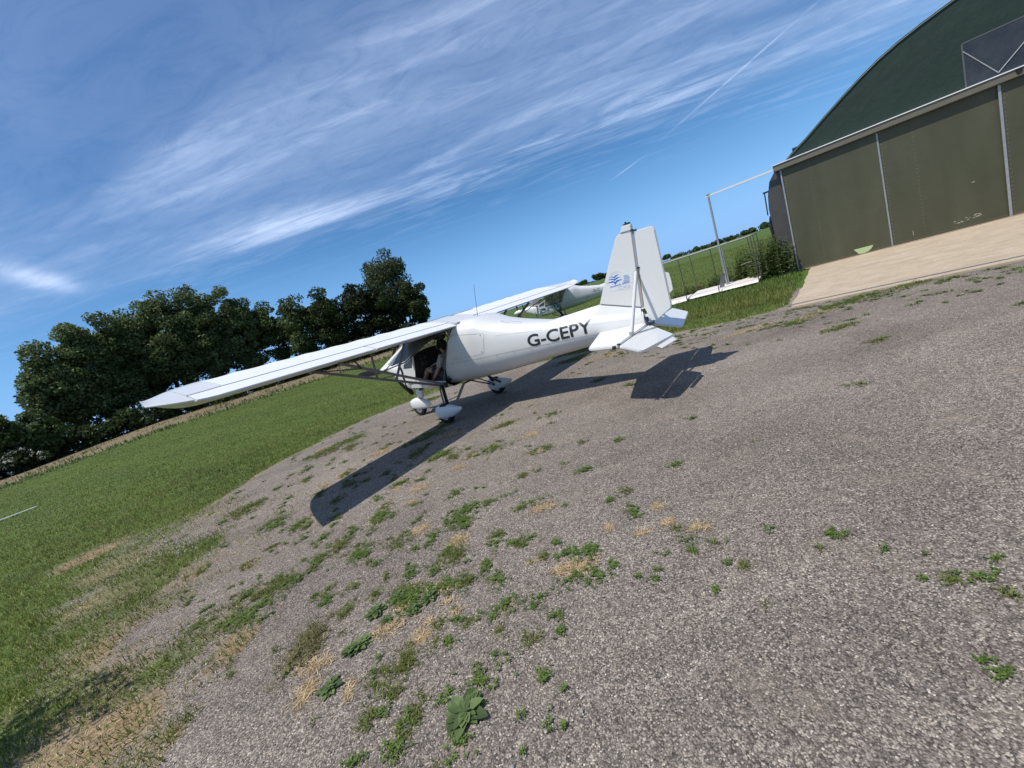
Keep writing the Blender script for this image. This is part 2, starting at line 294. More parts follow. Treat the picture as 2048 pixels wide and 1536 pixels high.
BLOBS=[(-0.77,3.38,0.15,0.20,0,'g'),(-1.69,3.99,0.10,0.20,0,'g'),(-0.79,2.81,0.10,0.11,0,'g'),(-1.34,3.30,0.10,0.12,0,'g'),(-1.04,3.15,0.07,0.11,0,'g'),(-1.69,3.30,0.09,0.13,0,'g'),(-1.97,3.60,0.08,0.13,0,'g'),(-2.11,3.51,0.08,0.15,0,'g'),(-2.25,3.89,0.06,0.11,0,'g'),(-1.94,3.76,0.05,0.09,0,'g'),(-0.55,2.55,0.04,0.09,0,'g'),(-0.46,2.34,0.05,0.08,0,'g'),(-0.40,2.11,0.07,0.07,0,'g'),(-0.25,2.03,0.03,0.03,0,'g'),(-0.13,1.91,0.05,0.05,0,'g'),(-0.47,2.84,0.06,0.10,0,'g'),(-0.24,2.67,0.06,0.07,0,'g'),(-0.47,1.94,0.04,0.05,0,'g'),(-0.54,2.04,0.05,0.06,0,'g'),(-1.11,2.76,0.05,0.10,0,'g'),(-0.89,2.45,0.17,0.10,0,'g'),(-1.05,2.45,0.10,0.12,0,'g'),(-1.16,2.52,0.05,0.11,0,'g'),(-0.68,2.44,0.08,0.06,0,'g'),(-0.98,1.92,0.08,0.12,0,'g'),(-1.10,1.87,0.06,0.08,0,'g'),(-0.74,1.95,0.03,0.04,0,'g'),(-0.84,1.98,0.03,0.05,0,'g'),(-1.00,1.74,0.04,0.04,0,'g'),(-0.84,1.60,0.06,0.09,0,'g'),(-0.90,1.57,0.03,0.05,0,'g'),(-0.92,1.53,0.03,0.05,0,'g'),(-1.10,1.65,0.05,0.06,0,'g'),(-1.06,1.65,0.05,0.03,0,'g'),(-0.53,1.69,0.10,0.09,0,'g'),(-0.63,1.37,0.05,0.06,0,'g'),(-0.93,1.46,0.05,0.05,0,'g'),(-1.09,1.46,0.04,0.03,0,'g'),(-0.26,1.58,0.03,0.04,0,'g'),(-0.27,1.38,0.03,0.03,0,'g'),(-0.21,1.34,0.01,0.02,0,'g'),(-0.38,1.29,0.02,0.02,0,'g'),(-0.19,1.49,0.02,0.02,0,'g'),(-0.29,1.81,0.04,0.04,0,'g'),(-0.14,1.79,0.03,0.03,0,'g'),(-0.73,1.63,0.03,0.04,0,'g'),(-0.37,1.43,0.02,0.02,0,'g'),(0.02,2.36,0.11,0.07,0,'g'),(0.06,2.11,0.12,0.08,0,'g'),(0.15,2.35,0.05,0.06,0,'g'),(0.52,2.62,0.05,0.08,0,'g'),(0.33,1.99,0.03,0.02,0,'g'),(-1.75,2.75,0.05,0.08,0,'g'),(-1.35,2.60,0.04,0.06,0,'g'),(-1.58,2.79,0.04,0.07,0,'g'),(-1.53,2.53,0.05,0.08,0,'g'),(-0.68,2.32,0.03,0.03,0,'g'),(-0.72,1.35,0.02,0.02,0,'g'),(-0.58,3.51,0.24,0.06,0,'g'),(-0.15,3.21,0.13,0.06,0,'g'),(-1.15,2.23,0.11,0.07,0,'d'),(-0.91,2.07,0.06,0.07,0,'d'),(0.04,2.24,0.14,0.07,0,'d'),(-0.78,2.98,0.08,0.10,0,'d'),(-1.16,3.39,0.08,0.09,0,'d'),(0.50,2.37,0.05,0.04,0,'d'),(0.32,2.53,0.04,0.05,0,'d'),(-1.56,2.11,0.11,0.10,0,'d'),(-1.53,1.94,0.06,0.12,0,'d'),(-0.20,2.42,0.06,0.02,0,'d'),(-0.08,2.26,0.04,0.05,0,'d'),(-1.10,2.39,0.07,0.06,0,'d'),(-0.78,2.30,0.04,0.04,0,'d'),(-1.26,1.84,0.03,0.07,0,'d'),(-0.89,2.17,0.06,0.04,0,'d'),(-0.06,3.09,0.11,0.06,0,'d'),(-1.05,2.58,0.06,0.03,0,'d'),(-0.73,2.19,0.05,0.02,0,'d'),(-1.70,2.33,0.10,0.19,0,'o'),(-1.28,2.42,0.07,0.10,0,'r'),(-1.01,2.32,0.05,0.07,0,'r'),(-1.18,2.30,0.04,0.05,0,'r'),(-1.32,2.15,0.07,0.10,0,'r'),(-1.39,1.90,0.06,0.07,0,'r'),(-0.62,1.52,0.08,0.08,0,'r'),(-0.92,2.39,0.06,0.08,0,'r'),(-1.16,2.51,0.06,0.09,0,'r'),(1.34,1.85,0.05,0.04,0,'g'),(1.19,1.79,0.02,0.02,0,'g'),(1.40,1.67,0.02,0.02,0,'g'),(0.74,1.58,0.03,0.02,0,'g'),(1.38,1.46,0.02,0.02,0,'g'),(1.46,1.43,0.04,0.03,0,'g'),(1.55,1.40,0.05,0.04,0,'g'),(1.58,1.35,0.03,0.02,0,'g'),(1.54,1.30,0.03,0.03,0,'g'),(1.21,1.11,0.02,0.01,0,'g'),(1.21,1.07,0.03,0.02,0,'g'),(1.26,1.06,0.02,0.01,0,'g'),(1.10,2.04,0.04,0.04,0,'g'),(0.68,2.29,0.03,0.03,0,'g'),(0.69,2.17,0.04,0.04,0,'g'),(0.67,2.06,0.03,0.03,0,'g'),(0.52,2.10,0.03,0.03,0,'g'),(0.45,1.99,0.02,0.02,0,'g'),(0.40,1.93,0.03,0.02,0,'g'),(0.63,1.74,0.02,0.02,0,'g'),(0.83,2.05,0.05,0.04,0,'g'),(0.83,1.84,0.03,0.03,0,'g'),(0.78,1.89,0.02,0.02,0,'g'),(1.68,1.45,0.03,0.02,0,'g'),(1.50,1.58,0.02,0.02,0,'g'),(1.28,1.61,0.02,0.02,0,'g'),(1.44,1.41,0.03,0.02,0,'g'),(0.81,2.24,0.07,0.05,0,'d'),(0.67,2.39,0.05,0.04,0,'d'),(0.69,2.58,0.05,0.05,0,'d'),(-3.37,7.92,0.16,0.17,0,'g'),(-1.65,5.93,0.11,0.20,0,'g'),(-2.79,6.06,0.07,0.13,0,'g'),(-2.95,5.45,0.07,0.14,0,'g'),(-2.51,4.92,0.07,0.10,0,'g'),(-2.29,4.33,0.07,0.08,0,'g'),(-0.90,3.91,0.07,0.10,0,'g'),(-3.60,6.42,0.08,0.13,0,'g'),(-1.02,5.17,0.08,0.12,0,'g'),(-1.65,4.78,0.12,0.09,0,'g'),(-3.51,8.60,0.11,0.22,0,'g'),(-3.92,7.11,0.09,0.16,0,'g'),(-2.53,5.40,0.10,0.11,0,'g'),(-1.84,4.48,0.06,0.07,0,'g'),(-1.34,5.35,0.07,0.08,0,'g'),(-1.37,4.68,0.04,0.05,0,'g'),(-1.22,5.42,0.05,0.09,0,'g'),(-1.84,6.65,0.12,0.08,0,'g'),(-1.36,7.15,0.16,0.11,0,'g'),(-2.53,5.78,0.08,0.08,0,'g'),(-2.63,4.36,0.07,0.08,0,'g'),(-2.25,4.13,0.04,0.04,0,'g'),(-1.97,6.54,0.06,0.06,0,'g'),(-1.66,4.62,0.06,0.05,0,'d'),(-1.34,4.42,0.12,0.08,0,'d'),(-1.39,4.08,0.06,0.05,0,'d'),(-0.76,4.96,0.09,0.07,0,'d'),(-2.83,6.02,0.12,0.14,0,'d'),(-3.04,5.79,0.08,0.08,0,'d'),(-0.91,4.69,0.09,0.07,0,'d'),(-4.26,8.62,0.08,0.17,0,'d'),(-1.44,4.71,0.04,0.05,0,'d'),(1.63,9.79,0.48,0.23,0,'g'),(6.77,6.54,0.33,0.19,0,'g'),(5.83,6.73,0.50,0.19,0,'g'),(4.66,6.47,0.20,0.12,0,'g'),(4.48,5.40,0.20,0.09,0,'g'),(4.10,4.43,0.11,0.07,0,'g'),(0.38,5.67,0.14,0.08,0,'g'),(1.45,6.82,0.13,0.11,0,'g'),(1.60,3.92,0.06,0.04,0,'g'),(-1.58,6.78,0.25,0.19,0,'g'),(-0.28,5.90,0.19,0.11,0,'g'),(0.07,4.40,0.14,0.08,0,'g'),(0.87,3.96,0.09,0.05,0,'g'),(2.40,11.34,0.42,0.40,0,'g'),(1.66,5.90,0.07,0.09,0,'g'),(-3.23,15.05,0.55,0.53,0,'g'),(-2.18,10.66,0.26,0.27,0,'g'),(-3.67,8.65,0.27,0.25,0,'g'),(-4.03,8.17,0.30,0.29,0,'g'),(-0.52,4.97,0.25,0.10,0,'g'),(-1.24,5.44,0.21,0.15,0,'g'),(-0.15,3.84,0.12,0.06,0,'g'),(0.39,3.52,0.09,0.05,0,'g'),(1.05,3.09,0.06,0.04,0,'g'),(-4.27,5.82,0.22,0.26,0,'g'),(-3.28,4.77,0.15,0.18,0,'g'),(-2.78,4.46,0.11,0.15,0,'g'),(-2.48,3.20,0.25,0.15,0,'g'),(-2.98,3.80,0.10,0.09,0,'g'),(-2.22,3.20,0.10,0.08,0,'g'),(-2.37,2.97,0.08,0.08,0,'g'),(-2.48,2.85,0.19,0.13,0,'g'),(-2.85,2.98,0.10,0.10,0,'g'),(2.14,8.91,0.33,0.19,0,'d'),(5.19,6.60,0.33,0.13,0,'d'),(-1.19,6.35,0.24,0.16,0,'d'),(0.02,5.05,0.13,0.08,0,'d'),(4.21,6.96,0.52,0.13,0,'d'),(-2.44,6.68,0.17,0.15,0,'d')]

YARD=np.array([(-5.6,6.4),(-5.43,7.0),(-5.42,7.83),(-5.24,8.65),(-4.73,9.55),(-4.1,10.66),(-3.3,11.35),(-1.74,11.85),(1.0,11.1),(2.6,10.0),(4.05,8.75),(4.75,8.15),(5.3,7.85),(5.9,8.1),(9,5.5),(24,-8),(10,-20),(-3.4,-20),(-3.3,-3),(-3.2,1.2),(-4.3,2.7),(-5.9,4.55),(-6.6,5.85)])
def sdf(x,y,P=YARD):
    x=np.asarray(x,float);y=np.asarray(y,float); d=np.full(x.shape,1e9); ins=np.zeros(x.shape,bool)
    for i in range(len(P)):
        ax,ay=P[i];bx,by=P[(i+1)%len(P)]; ex,ey=bx-ax,by-ay
        t=np.clip(((x-ax)*ex+(y-ay)*ey)/(ex*ex+ey*ey),0,1); d=np.minimum(d,np.hypot(x-ax-t*ex,y-ay-t*ey))
        c=((ay>y)!=(by>y)); 
        with np.errstate(divide='ignore',invalid='ignore'): xx=(bx-ax)*(y-ay)/((by-ay) if by!=ay else 1e-9)+ax
        ins^=c&(x<xx)
    return np.where(ins,-d,d)

def huv(x,y): dx=x-HA[0]; dy=y-HA[1]; return dx*HU[0]+dy*HU[1], dx*HN[0]+dy*HN[1]
_cp=np.array(CP)
def veg(x,y):
    """green cover, straw cover in 0..1"""
    x=np.asarray(x,float); y=np.asarray(y,float)
    wx=x+(fbm(x,y,2.2,5)-.5)*.35; wy=y+(fbm(x,y,2.2,9)-.5)*.35
    s=sdf(wx,wy); g=np.clip(.5+s/.16,0,1); d=np.clip(1-np.abs(s+.02)/.22,0,1)*.55*fbm(x,y,1.3,21)*1.5
    near=(x<-2.2)&(y<8.5)&(y>1.2)&(x>-9)
    if near.any():
        X=wx[near][:,None]-_cp[None,:,0]; Y=wy[near][:,None]-_cp[None,:,1]; q=1/(X*X+Y*Y+.004)**2; q/=q.sum(1,keepdims=True)
        dm=np.sqrt((X*X+Y*Y).min(1)); k=np.clip(1.6-dm/.6,0,1)
        g2=(q*_cp[None,:,2]).sum(1); d2=(q*_cp[None,:,3]).sum(1)
        g[near]=g[near]*(1-k)+g2*k; d[near]=d[near]*(1-k)+d2*k
    u,v=huv(x,y)
    ap=(u>.05)&(v>-6.7)&(v<30)
    g=np.where(ap,0,g); d=np.where(ap,0,d)
    # bare rut along the grass verge behind the tail
    rut=np.clip(1-np.abs(v+5.6+.25*(u+1))/.10,0,1)*(u<-.4)*(u>-6); d=np.maximum(d,rut*.8)
    return g,d
def stripdist(x,y):
    # distance in front of the tree belt (far left): belt normal towards azimuth -32
    a=R_(-32); return x*math.sin(a)+y*math.cos(a)
def build_ground():
    ra=[.02]; r=.9
    while r<900: ra.append(r); r*=1.0115 if r<30 else 1.05
    ra=np.array(ra)
    th=np.radians(np.concatenate([np.arange(-75,62,.4),np.arange(62,285,3)])); nt=len(th)
    RR,TT=np.meshgrid(ra,th,indexing='ij'); X=(RR*np.sin(TT)).ravel(); Y=(RR*np.cos(TT)).ravel()
    g,d=veg(X,Y); Z=hgt(X,Y)
    r=np.hypot(X,Y)
    stain=np.zeros(len(X))
    for bx,by,ba,bb,th_,t_ in BLOBS:
        m=(np.abs(X-bx)<3.2*max(ba,bb))&(np.abs(Y-by)<3.2*max(ba,bb))
        if m.any(): stain[m]=np.maximum(stain[m],(.50 if t_=='d' else .36)*np.exp(-((X[m]-bx)**2/(1.15*ba)**2+(Y[m]-by)**2/(1.15*bb)**2)))
    d=np.maximum(d,stain*np.clip(fbm(X,Y,9,77)*1.9,.4,1.3)); g=np.where(r>12,np.where(sdf(X,Y)>0,1,g),g)
    sd=stripdist(X,Y); az=np.degrees(np.arctan2(X,Y))
    soil=np.clip((sd-45+(fbm(X,Y,.25,31)-.5)*9)/2,0,1)*np.clip((-6-az)/4,0,1)
    Z=Z+(fbm(X,Y,3.5,12)-.5)*.012*(r<25)+np.clip(g,0,1)*.006
    n=len(ra); i=np.arange(n-1)[:,None]*nt; j=np.arange(nt)[None,:]; j2=(j+1)%nt
    F=np.stack([i+j,i+j2,i+nt+j2,i+nt+j],-1).reshape(-1,4)
    V=np.stack([X,Y,Z],1); col=np.stack([g,d,soil],1)
    gf=g[F].mean(1); sf=soil[F].mean(1); sdc=sdf(X[F].mean(1),Y[F].mean(1))
    kind=np.where(sf>.5,2,np.where(sdc>0,1,0))
    for k,nm in ((0,'gravel_yard'),(1,'grass_field'),(2,'soil_strip')):
        Fk=F[kind==k]
        if not len(Fk): continue
        ids,inv=np.unique(Fk,return_inverse=True); me=fast_mesh(nm,V[ids],inv.reshape(-1,4),col[ids],4)
        o=link(nm,me,MGROUND,None,True); o['kind']='structure'
def mat_ground():
    m,nt,b=nodes('ground_mix'); co=coord(nt); at=nt.nodes.new('ShaderNodeAttribute'); at.attribute_name='col'
    se=N(nt,'ShaderNodeSeparateColor',{0:at.outputs['Color']}); G,D,S=se.outputs[0],se.outputs[1],se.outputs[2]
    vo=N(nt,'ShaderNodeTexVoronoi',{'Vector':co,'Scale':145.0,'Randomness':1.0}); v2=N(nt,'ShaderNodeTexVoronoi',{'Vector':co,'Scale':98.0,'Randomness':1.0})
    rnd=N(nt,'ShaderNodeSeparateColor',{0:vo.outputs['Color']}).outputs[0]; rn2=N(nt,'ShaderNodeSeparateColor',{0:v2.outputs['Color']})
    st=ramp(nt,rnd,[(0,(.055,.050,.047)),(.28,(.105,.096,.090)),(.6,(.180,.165,.152)),(.85,(.275,.253,.228)),(.97,(.36,.335,.30)),(1,(.46,.435,.39))])
    st2=ramp(nt,rn2.outputs[1],[(0,(.11,.101,.094)),(.7,(.19,.174,.160)),(1,(.30,.275,.245))])
    pick=N(nt,'ShaderNodeMath',{0:rn2.outputs[0],1:.62},operation='GREATER_THAN').outputs[0]
    gv=mix(nt,pick,st,st2)
    edge=N(nt,'ShaderNodeMapRange',{0:vo.outputs['Distance'],1:.35,2:.75,3:1.,4:.52}).outputs[0]
    gv=mix(nt,1.0,gv,edge,'MULTIPLY')
    big=noise(nt,co,.55,5,.6,.5); md=noise(nt,co,2.6,5,.65,.4)
    gv=mix(nt,1.0,gv,ramp(nt,big,[(.3,(.98,.93,.89)),(.7,(1.50,1.45,1.39))]),'MULTIPLY')
    fines=N(nt,'ShaderNodeMapRange',{0:md,1:.56,2:.76,3:0.,4:.6}).outputs[0]
    gv=mix(nt,fines,gv,(.235,.195,.155))
    trk=noise(nt,N(nt,'ShaderNodeMapping',{'Vector':co,'Rotation':(0,0,R_(40)),'Scale':(.12,1.5,1)}).outputs[0],1.,3,.5,.6)
    gv=mix(nt,1.0,gv,ramp(nt,trk,[(.32,(.90,.89,.88)),(.62,(1.10,1.09,1.07))]),'MULTIPLY')
    m1=noise(nt,co,38,3,.8); m2=noise(nt,co,13,3,.75); gv=mix(nt,1.0,gv,ramp(nt,m1,[(.3,(.80,.80,.80)),(.5,(1,1,1)),(.72,(1.26,1.25,1.23))]),'MULTIPLY'); gv=mix(nt,1.0,gv,ramp(nt,m2,[(.3,(.84,.83,.82)),(.7,(1.17,1.16,1.14))]),'MULTIPLY'); gv=mix(nt,1.0,gv,(1.10,1.085,1.06),'MULTIPLY')
    # turf under the blades
    tn=noise(nt,co,5.5,6,.7,.3); tf=noise(nt,co,60,3,.7)
    gr=ramp(nt,tn,[(.25,(.042,.075,.011)),(.5,(.072,.115,.020)),(.78,(.12,.155,.036))]); gr=mix(nt,1.0,gr,ramp(nt,tf,[(.2,(.55,.55,.55)),(.8,(1.35,1.35,1.3))]),'MULTIPLY')
    rows=N(nt,'ShaderNodeMapping',{'Vector':co,'Rotation':(0,0,R_(-52)),'Scale':(.05,1.3,1)}).outputs[0]
    rn=noise(nt,rows,1.1,4,.6,.2); gr=mix(nt,1.0,gr,ramp(nt,rn,[(.3,(.72,.76,.75)),(.7,(1.22,1.16,1.05))]),'MULTIPLY')
    dn=noise(nt,co,32,4,.75,1.2); dr=ramp(nt,dn,[(.2,(.10,.07,.04)),(.5,(.25,.18,.10)),(.8,(.44,.34,.20))])
    so=ramp(nt,noise(nt,co,.9,8,.75,.8),[(.30,(.08,.075,.035)),(.44,(.15,.115,.065)),(.54,(.20,.155,.095)),(.62,(.10,.125,.04))])
    hb=noise(nt,co,9,5,.75,.3)
    def thr(a,lo,hi):
        s=N(nt,'ShaderNodeMath',{0:a,1:N(nt,'ShaderNodeMath',{0:hb,1:.5},operation='SUBTRACT').outputs[0]},operation='ADD').outputs[0]
        return N(nt,'ShaderNodeMapRange',{0:s,1:lo,2:hi}).outputs[0]
    c=mix(nt,thr(D,.28,.62),gv,dr); c=mix(nt,thr(G,.35,.75),c,gr); c=mix(nt,thr(S,.4,.6),c,so)
    nt.links.new(c,b.inputs['Base Color']); b.inputs['Roughness'].default_value=.92; b.inputs['Specular IOR Level'].default_value=.2
    hgtv=mix(nt,thr(G,.4,.6),N(nt,'ShaderNodeMath',{0:1.,1:vo.outputs['Distance']},operation='SUBTRACT').outputs[0],tf)
    bump(nt,b,hgtv,.6,.009); return m
MGROUND=mat_ground()
build_ground()
# ------------------------------------------------------------------ grass, weeds, straw
def strips(P,ang,h,wd,lean,col,seg=1,name='x',curl=.5):
    """blades: P (n,3) base, ang heading, h length, wd width, lean 0 upright..1 flat"""
    n=len(P); dx=np.cos(ang); dy=np.sin(ang); px=-dy; py=dx
    el=(1-lean)*np.pi/2
    rows=[];C_=[]
    for k in range(seg+1):
        t=k/seg; e=np.maximum(el-curl*t*t,.02) if seg>1 else el
        off=h*t
        c=np.stack([P[:,0]+dx*off*np.cos(e),P[:,1]+dy*off*np.cos(e),P[:,2]+off*np.sin(e)],1)
        wk=wd*(1-t)**.7 if k<seg else wd*0
        if k<seg:
            rows.append(np.stack([c[:,0]-px*wk,c[:,1]-py*wk,c[:,2]],1)); rows.append(np.stack([c[:,0]+px*wk,c[:,1]+py*wk,c[:,2]],1)); C_+= [col*(.55+.45*t)]*2 if False else [col]*2
        else: rows.append(c); C_.append(col)
    m=len(rows); V=np.stack(rows,1).reshape(-1,3); CC=np.stack(C_,1).reshape(-1,3)
    b=np.arange(n)[:,None]*m; F=[]
    for k in range(seg-1): F+= [b+np.array([[2*k,2*k+1,2*k+3]]),b+np.array([[2*k,2*k+3,2*k+2]])]
    F.append(b+np.array([[2*seg-2,2*seg-1,2*seg]]))
    return V,np.concatenate(F,0),CC
def leaf_quads(P,ang,h,wd,el,col):
    """broad pointed leaves (6 verts, 4 tris)"""
    n=len(P); dx=np.cos(ang);dy=np.sin(ang);px=-dy;py=dx
    def pt(t,s,dz=0):
        e=el*(1-.9*t); o=h*t
        return np.stack([P[:,0]+dx*o*np.cos(e)+px*s*wd,P[:,1]+dy*o*np.cos(e)+py*s*wd,P[:,2]+o*np.sin(el*(1-.5*t))+dz*wd],1)
    V=np.stack([pt(0,0),pt(.45,-1,.25),pt(.5,0,-.15),pt(.45,1,.25),pt(.8,-.6,.1),pt(.8,.6,.1),pt(1,0)],1).reshape(-1,3)
    b=np.arange(n)[:,None]*7; T=[(0,1,2),(0,2,3),(1,4,2),(2,5,3),(2,4,6),(2,6,5)]
    F=np.concatenate([b+np.array([t]) for t in T],0); return V,F,np.repeat(col,7,axis=0)
def cat(parts):
    V=[];F=[];K=[];k=0
    for v,f,c in parts: V.append(v);F.append(f+k);K.append(c);k+=len(v)
    return np.concatenate(V),np.concatenate(F),np.concatenate(K)
MGRASS=mat_attr('grass_blades',.55,.3); MLEAF=mat_attr('leaves',.6,.36)
def pal(n,a,b,jit=.18):
    t=rng.random((n,1)); c=np.array(a)*(1-t)+np.array(b)*t; return c*(1+jit*(rng.random((n,1))*2-1))
def lawn():
    n=1200000; az=np.radians(rng.uniform(-68,50,n)); r=2.2*np.exp(rng.random(n)**.92*math.log(75/2.2))
    x=r*np.sin(az); y=r*np.cos(az); 
    g,d=veg(x,y); _u,_v=huv(x,y); g=np.where((r>12)&(sdf(x,y)>0)&~((_u>-.1)&(_v>-6.9)),1,g); keep=(stripdist(x,y)<46)&(rng.random(n)<np.clip(g*1.05-.08,0,1)*np.clip(fbm(x,y,4,44)*1.6,.35,1)); x,y,r,g,d=[a[keep] for a in(x,y,r,g,d)]
    n=len(x); u,v=huv(x,y); lon=((u<.3)&(v>-5.3)&(u>-9)&(v<2)); h=rng.uniform(.025,.06,n)*(1+.4*(r/8))*np.where(lon,1.9,1); sparse=np.clip(1-g,0,1); h*=1-.2*sparse
    h=np.where(r>14,.05+.0004*r,h); wd=rng.uniform(.0016,.0032,n)*(1+r/6.5)
    big=.55*fbm(x,y,1.1,61)+.45*fbm(x,y,.22,64); col=pal(n,(.082,.115,.016),(.195,.22,.046))*(.75+.6*big[:,None])*(.55+.9*fbm((x*.79-y*.61)*.10,(x*.61+y*.79)*1.4,1.,91)[:,None]*1.0)
    ol=fbm(x,y,.7,71); t=np.clip((ol-.42)*4,0,.75)[:,None]*(r<45)[:,None]; col=col*(1-t*.6)+np.array((.17,.17,.05))*t*.6
    dry=(rng.random(n)<np.clip(d*1.0,0.05,1)*.5); col[dry]=pal(dry.sum(),(.22,.17,.07),(.46,.38,.20))
    P=np.stack([x,y,hgt(x,y)],1); lean=rng.uniform(.15,.8,n); V,F,K=strips(P,rng.uniform(0,6.28,n),h,wd,lean,col,1)
    o=link('lawn_grass',fast_mesh('lawn_grass',V,F,K),MGRASS); tag(o,'short mown green grass covering the airfield beside the gravel','grass',None,'stuff')
lawn()
def straw():
    n=230000; x=rng.uniform(-9,-2.0,n); y=rng.uniform(1.0,8.5,n); g,d=veg(x,y); k=rng.random(n)<np.clip(d*1.5-.16,0,1)*.5*np.clip(fbm(x,y,3,88)*1.7-.2,.1,1); x,y=x[k],y[k]
    P=[np.stack([x,y,np.zeros(len(x))+.004],1)]
    for bx,by,ra,rb,th,t in BLOBS:
        if t in('d','o') or (t=='g' and (bx*7.3+by*3.1)%1<.35 and ra>.07):
            m=int(min(1400,max(60,ra*rb*42000))*(.4 if t=='o' else (.35 if t=='g' else 1))); a=rng.normal(0,.5,m)*ra;b=rng.normal(0,.5,m)*rb; X=bx+a; Y=by+b; q=rng.random(m)<np.clip(fbm(X,Y,16,5)*2.2-.35,.05,1); P.append(np.stack([X[q],Y[q],np.full(q.sum(),.004)],1))
    P=np.concatenate(P); n=len(P); r=np.hypot(P[:,0],P[:,1]); P[:,2]+=hgt(P[:,0],P[:,1])
    V,F,K=strips(P,rng.uniform(0,6.28,n),rng.uniform(.022,.06,n),rng.uniform(.0011,.0021,n)*(1+r/6),rng.uniform(.72,.99,n),pal(n,(.32,.23,.12),(.70,.54,.32),.3),2,curl=.3)
    o=link('dry_grass',fast_mesh('dry_grass',V,F,K),MGRASS); tag(o,'straw coloured dead grass lying on the gravel','dry grass',None,'stuff')
straw()
def weeds():
    parts=[]; n_b=0
    B=[b for b in BLOBS if b[5] in('g','o')]
    for _ in range(900):   # small self-sown specks
        a=R_(rng.uniform(-45,42)); r=2.0*math.exp(rng.random()*math.log(5.5)); x,y=r*math.sin(a),r*math.cos(a)
        p=np.clip(.9-(x+2.4)/3.6,.015,1)*(1 if y>2.6 else .5)
        if rng.random()<p and sdf(np.array([x]),np.array([y]))[0]<-.1: B.append((x,y,rng.uniform(.008,.04)*(1+r/8),rng.uniform(.008,.035)*(1+r/8),rng.uniform(0,3),'s'))
    for _ in range(330):   # specks along the apron edge and under the tail
        u_=rng.uniform(-3.5,7); v_=-6.75-abs(rng.normal(0,1.1)); x,y=HA[0]+HU[0]*u_+HN[0]*v_,HA[1]+HU[1]*u_+HN[1]*v_
        if sdf(np.array([x]),np.array([y]))[0]<-.05: B.append((x,y,rng.uniform(.02,.10),rng.uniform(.015,.05),-.70+rng.normal(0,.3),'s'))
    for bx,by,ra,rb,th,t in B:
        r=math.hypot(bx,by); ca,sa=math.cos(th),math.sin(th); lod=1+r/4
        m=int(np.clip(ra*rb*34000/lod,9,1700)); a=rng.normal(0,.58,m)*ra; b=rng.normal(0,.58,m)*rb
        X=bx+a*ca-b*sa; Y=by+a*sa+b*ca; q=rng.random(m)<np.clip(fbm(X,Y,15,hash(round(bx*100))%50)*3.6-1.1,.03,1); X,Y=X[q],Y[q]; m=len(X)
        if m<3: continue
        tone=rng.random(); c0,c1=((.060,.105,.014),(.15,.225,.040)) if tone<.6 else ((.085,.115,.022),(.19,.20,.055))
        if t=='o': c0,c1=(.10,.105,.035),(.21,.19,.08)
        # each stem carries small leaves: group into rosettes
        if tone<.55 and t!='o':
            k=5; ang=rng.uniform(0,6.28,(m,1))+np.arange(k)*(6.28/k)+rng.normal(0,.25,(m,k)); PX_=np.repeat(X,k);PY_=np.repeat(Y,k); mm=m*k
            P=np.stack([PX_,PY_,np.full(mm,.004)+rng.random(mm)*.011],1); L=rng.uniform(.006,.016,mm)*(1+r/10)
            parts.append(leaf_quads(P,ang.ravel(),L,L*.22,rng.uniform(.1,.8,mm),pal(mm,c0,c1,.3)))
        else:
            k=3; mm=m*k; P=np.stack([np.repeat(X,k)+rng.normal(0,.006,mm),np.repeat(Y,k)+rng.normal(0,.006,mm),np.full(mm,.003)],1)
            parts.append(strips(P,rng.uniform(0,6.28,mm),rng.uniform(.014,.042,mm)*(1+r/14)*(1.5 if t=='o' else 1),rng.uniform(.0012,.0024,mm)*(1+r/5),rng.uniform(.2,.85,mm),pal(mm,c0,c1,.25),2))
    V,F,K=cat(parts); V[:,2]+=hgt(V[:,0],V[:,1])
    o=link('ground_weeds',fast_mesh('ground_weeds',V,F,K),MGRASS); tag(o,'low green weeds growing in patches through the gravel','weeds',None,'stuff')
weeds()
def clover():
    n=420; cx=np.array([(-5.7,5.9),(-5.0,5.5),(-4.6,5.1),(-4.4,4.9)]); k=rng.integers(0,4,n); x=cx[k,0]+rng.normal(0,.28,n); y=cx[k,1]+rng.normal(0,.22,n); s=rng.uniform(.006,.010,n)
    b=np.array([(1,0,0),(0,1,0),(-1,0,0),(0,-1,0),(0,0,1),(0,0,-.6)]); V=(b[None]*s[:,None,None]+np.stack([x,y,rng.uniform(.03,.06,n)],1)[:,None,:]).reshape(-1,3); q=np.arange(n)[:,None]*6
    F=np.concatenate([q+np.array([t]) for t in [(0,1,4),(1,2,4),(2,3,4),(3,0,4),(1,0,5),(2,1,5),(3,2,5),(0,3,5)]],0)
    o=link('clover_flowers',fast_mesh('clover_flowers',V,F,np.repeat(pal(n,(.5,.5,.42),(.7,.68,.6)),6,axis=0)),MGRASS); tag(o,'small white clover flowers in the rough grass edge at left','clover',None,'stuff')
clover()
def rosette(x,y,s,label,n=13,cat_='weed'):
    L=[]
    for ring,(cnt,ln,el) in enumerate(((n,1.0,.18),(n-3,.72,.45),(6,.42,.9))):
        a=np.arange(cnt)*6.283/cnt+rng.normal(0,.18,cnt)+ring; l=s*ln*rng.uniform(.75,1.15,cnt)
        L.append(leaf_quads(np.stack([np.zeros(cnt),np.zeros(cnt),np.full(cnt,.004+.004*ring)],1),a,l,l*rng.uniform(.19,.29,cnt),el*rng.uniform(.3,1.1,cnt),pal(cnt,(.07,.115,.036),(.15,.21,.075),.3)))
    V,F,K=cat(L); o=link('rosette_weed',fast_mesh('rosette_weed',V,F,K),MLEAF,None,True); o.location=(x,y,float(hgt(x,y))+.002); tag(o,label,cat_,'broad leaved weeds in the gravel'); return o
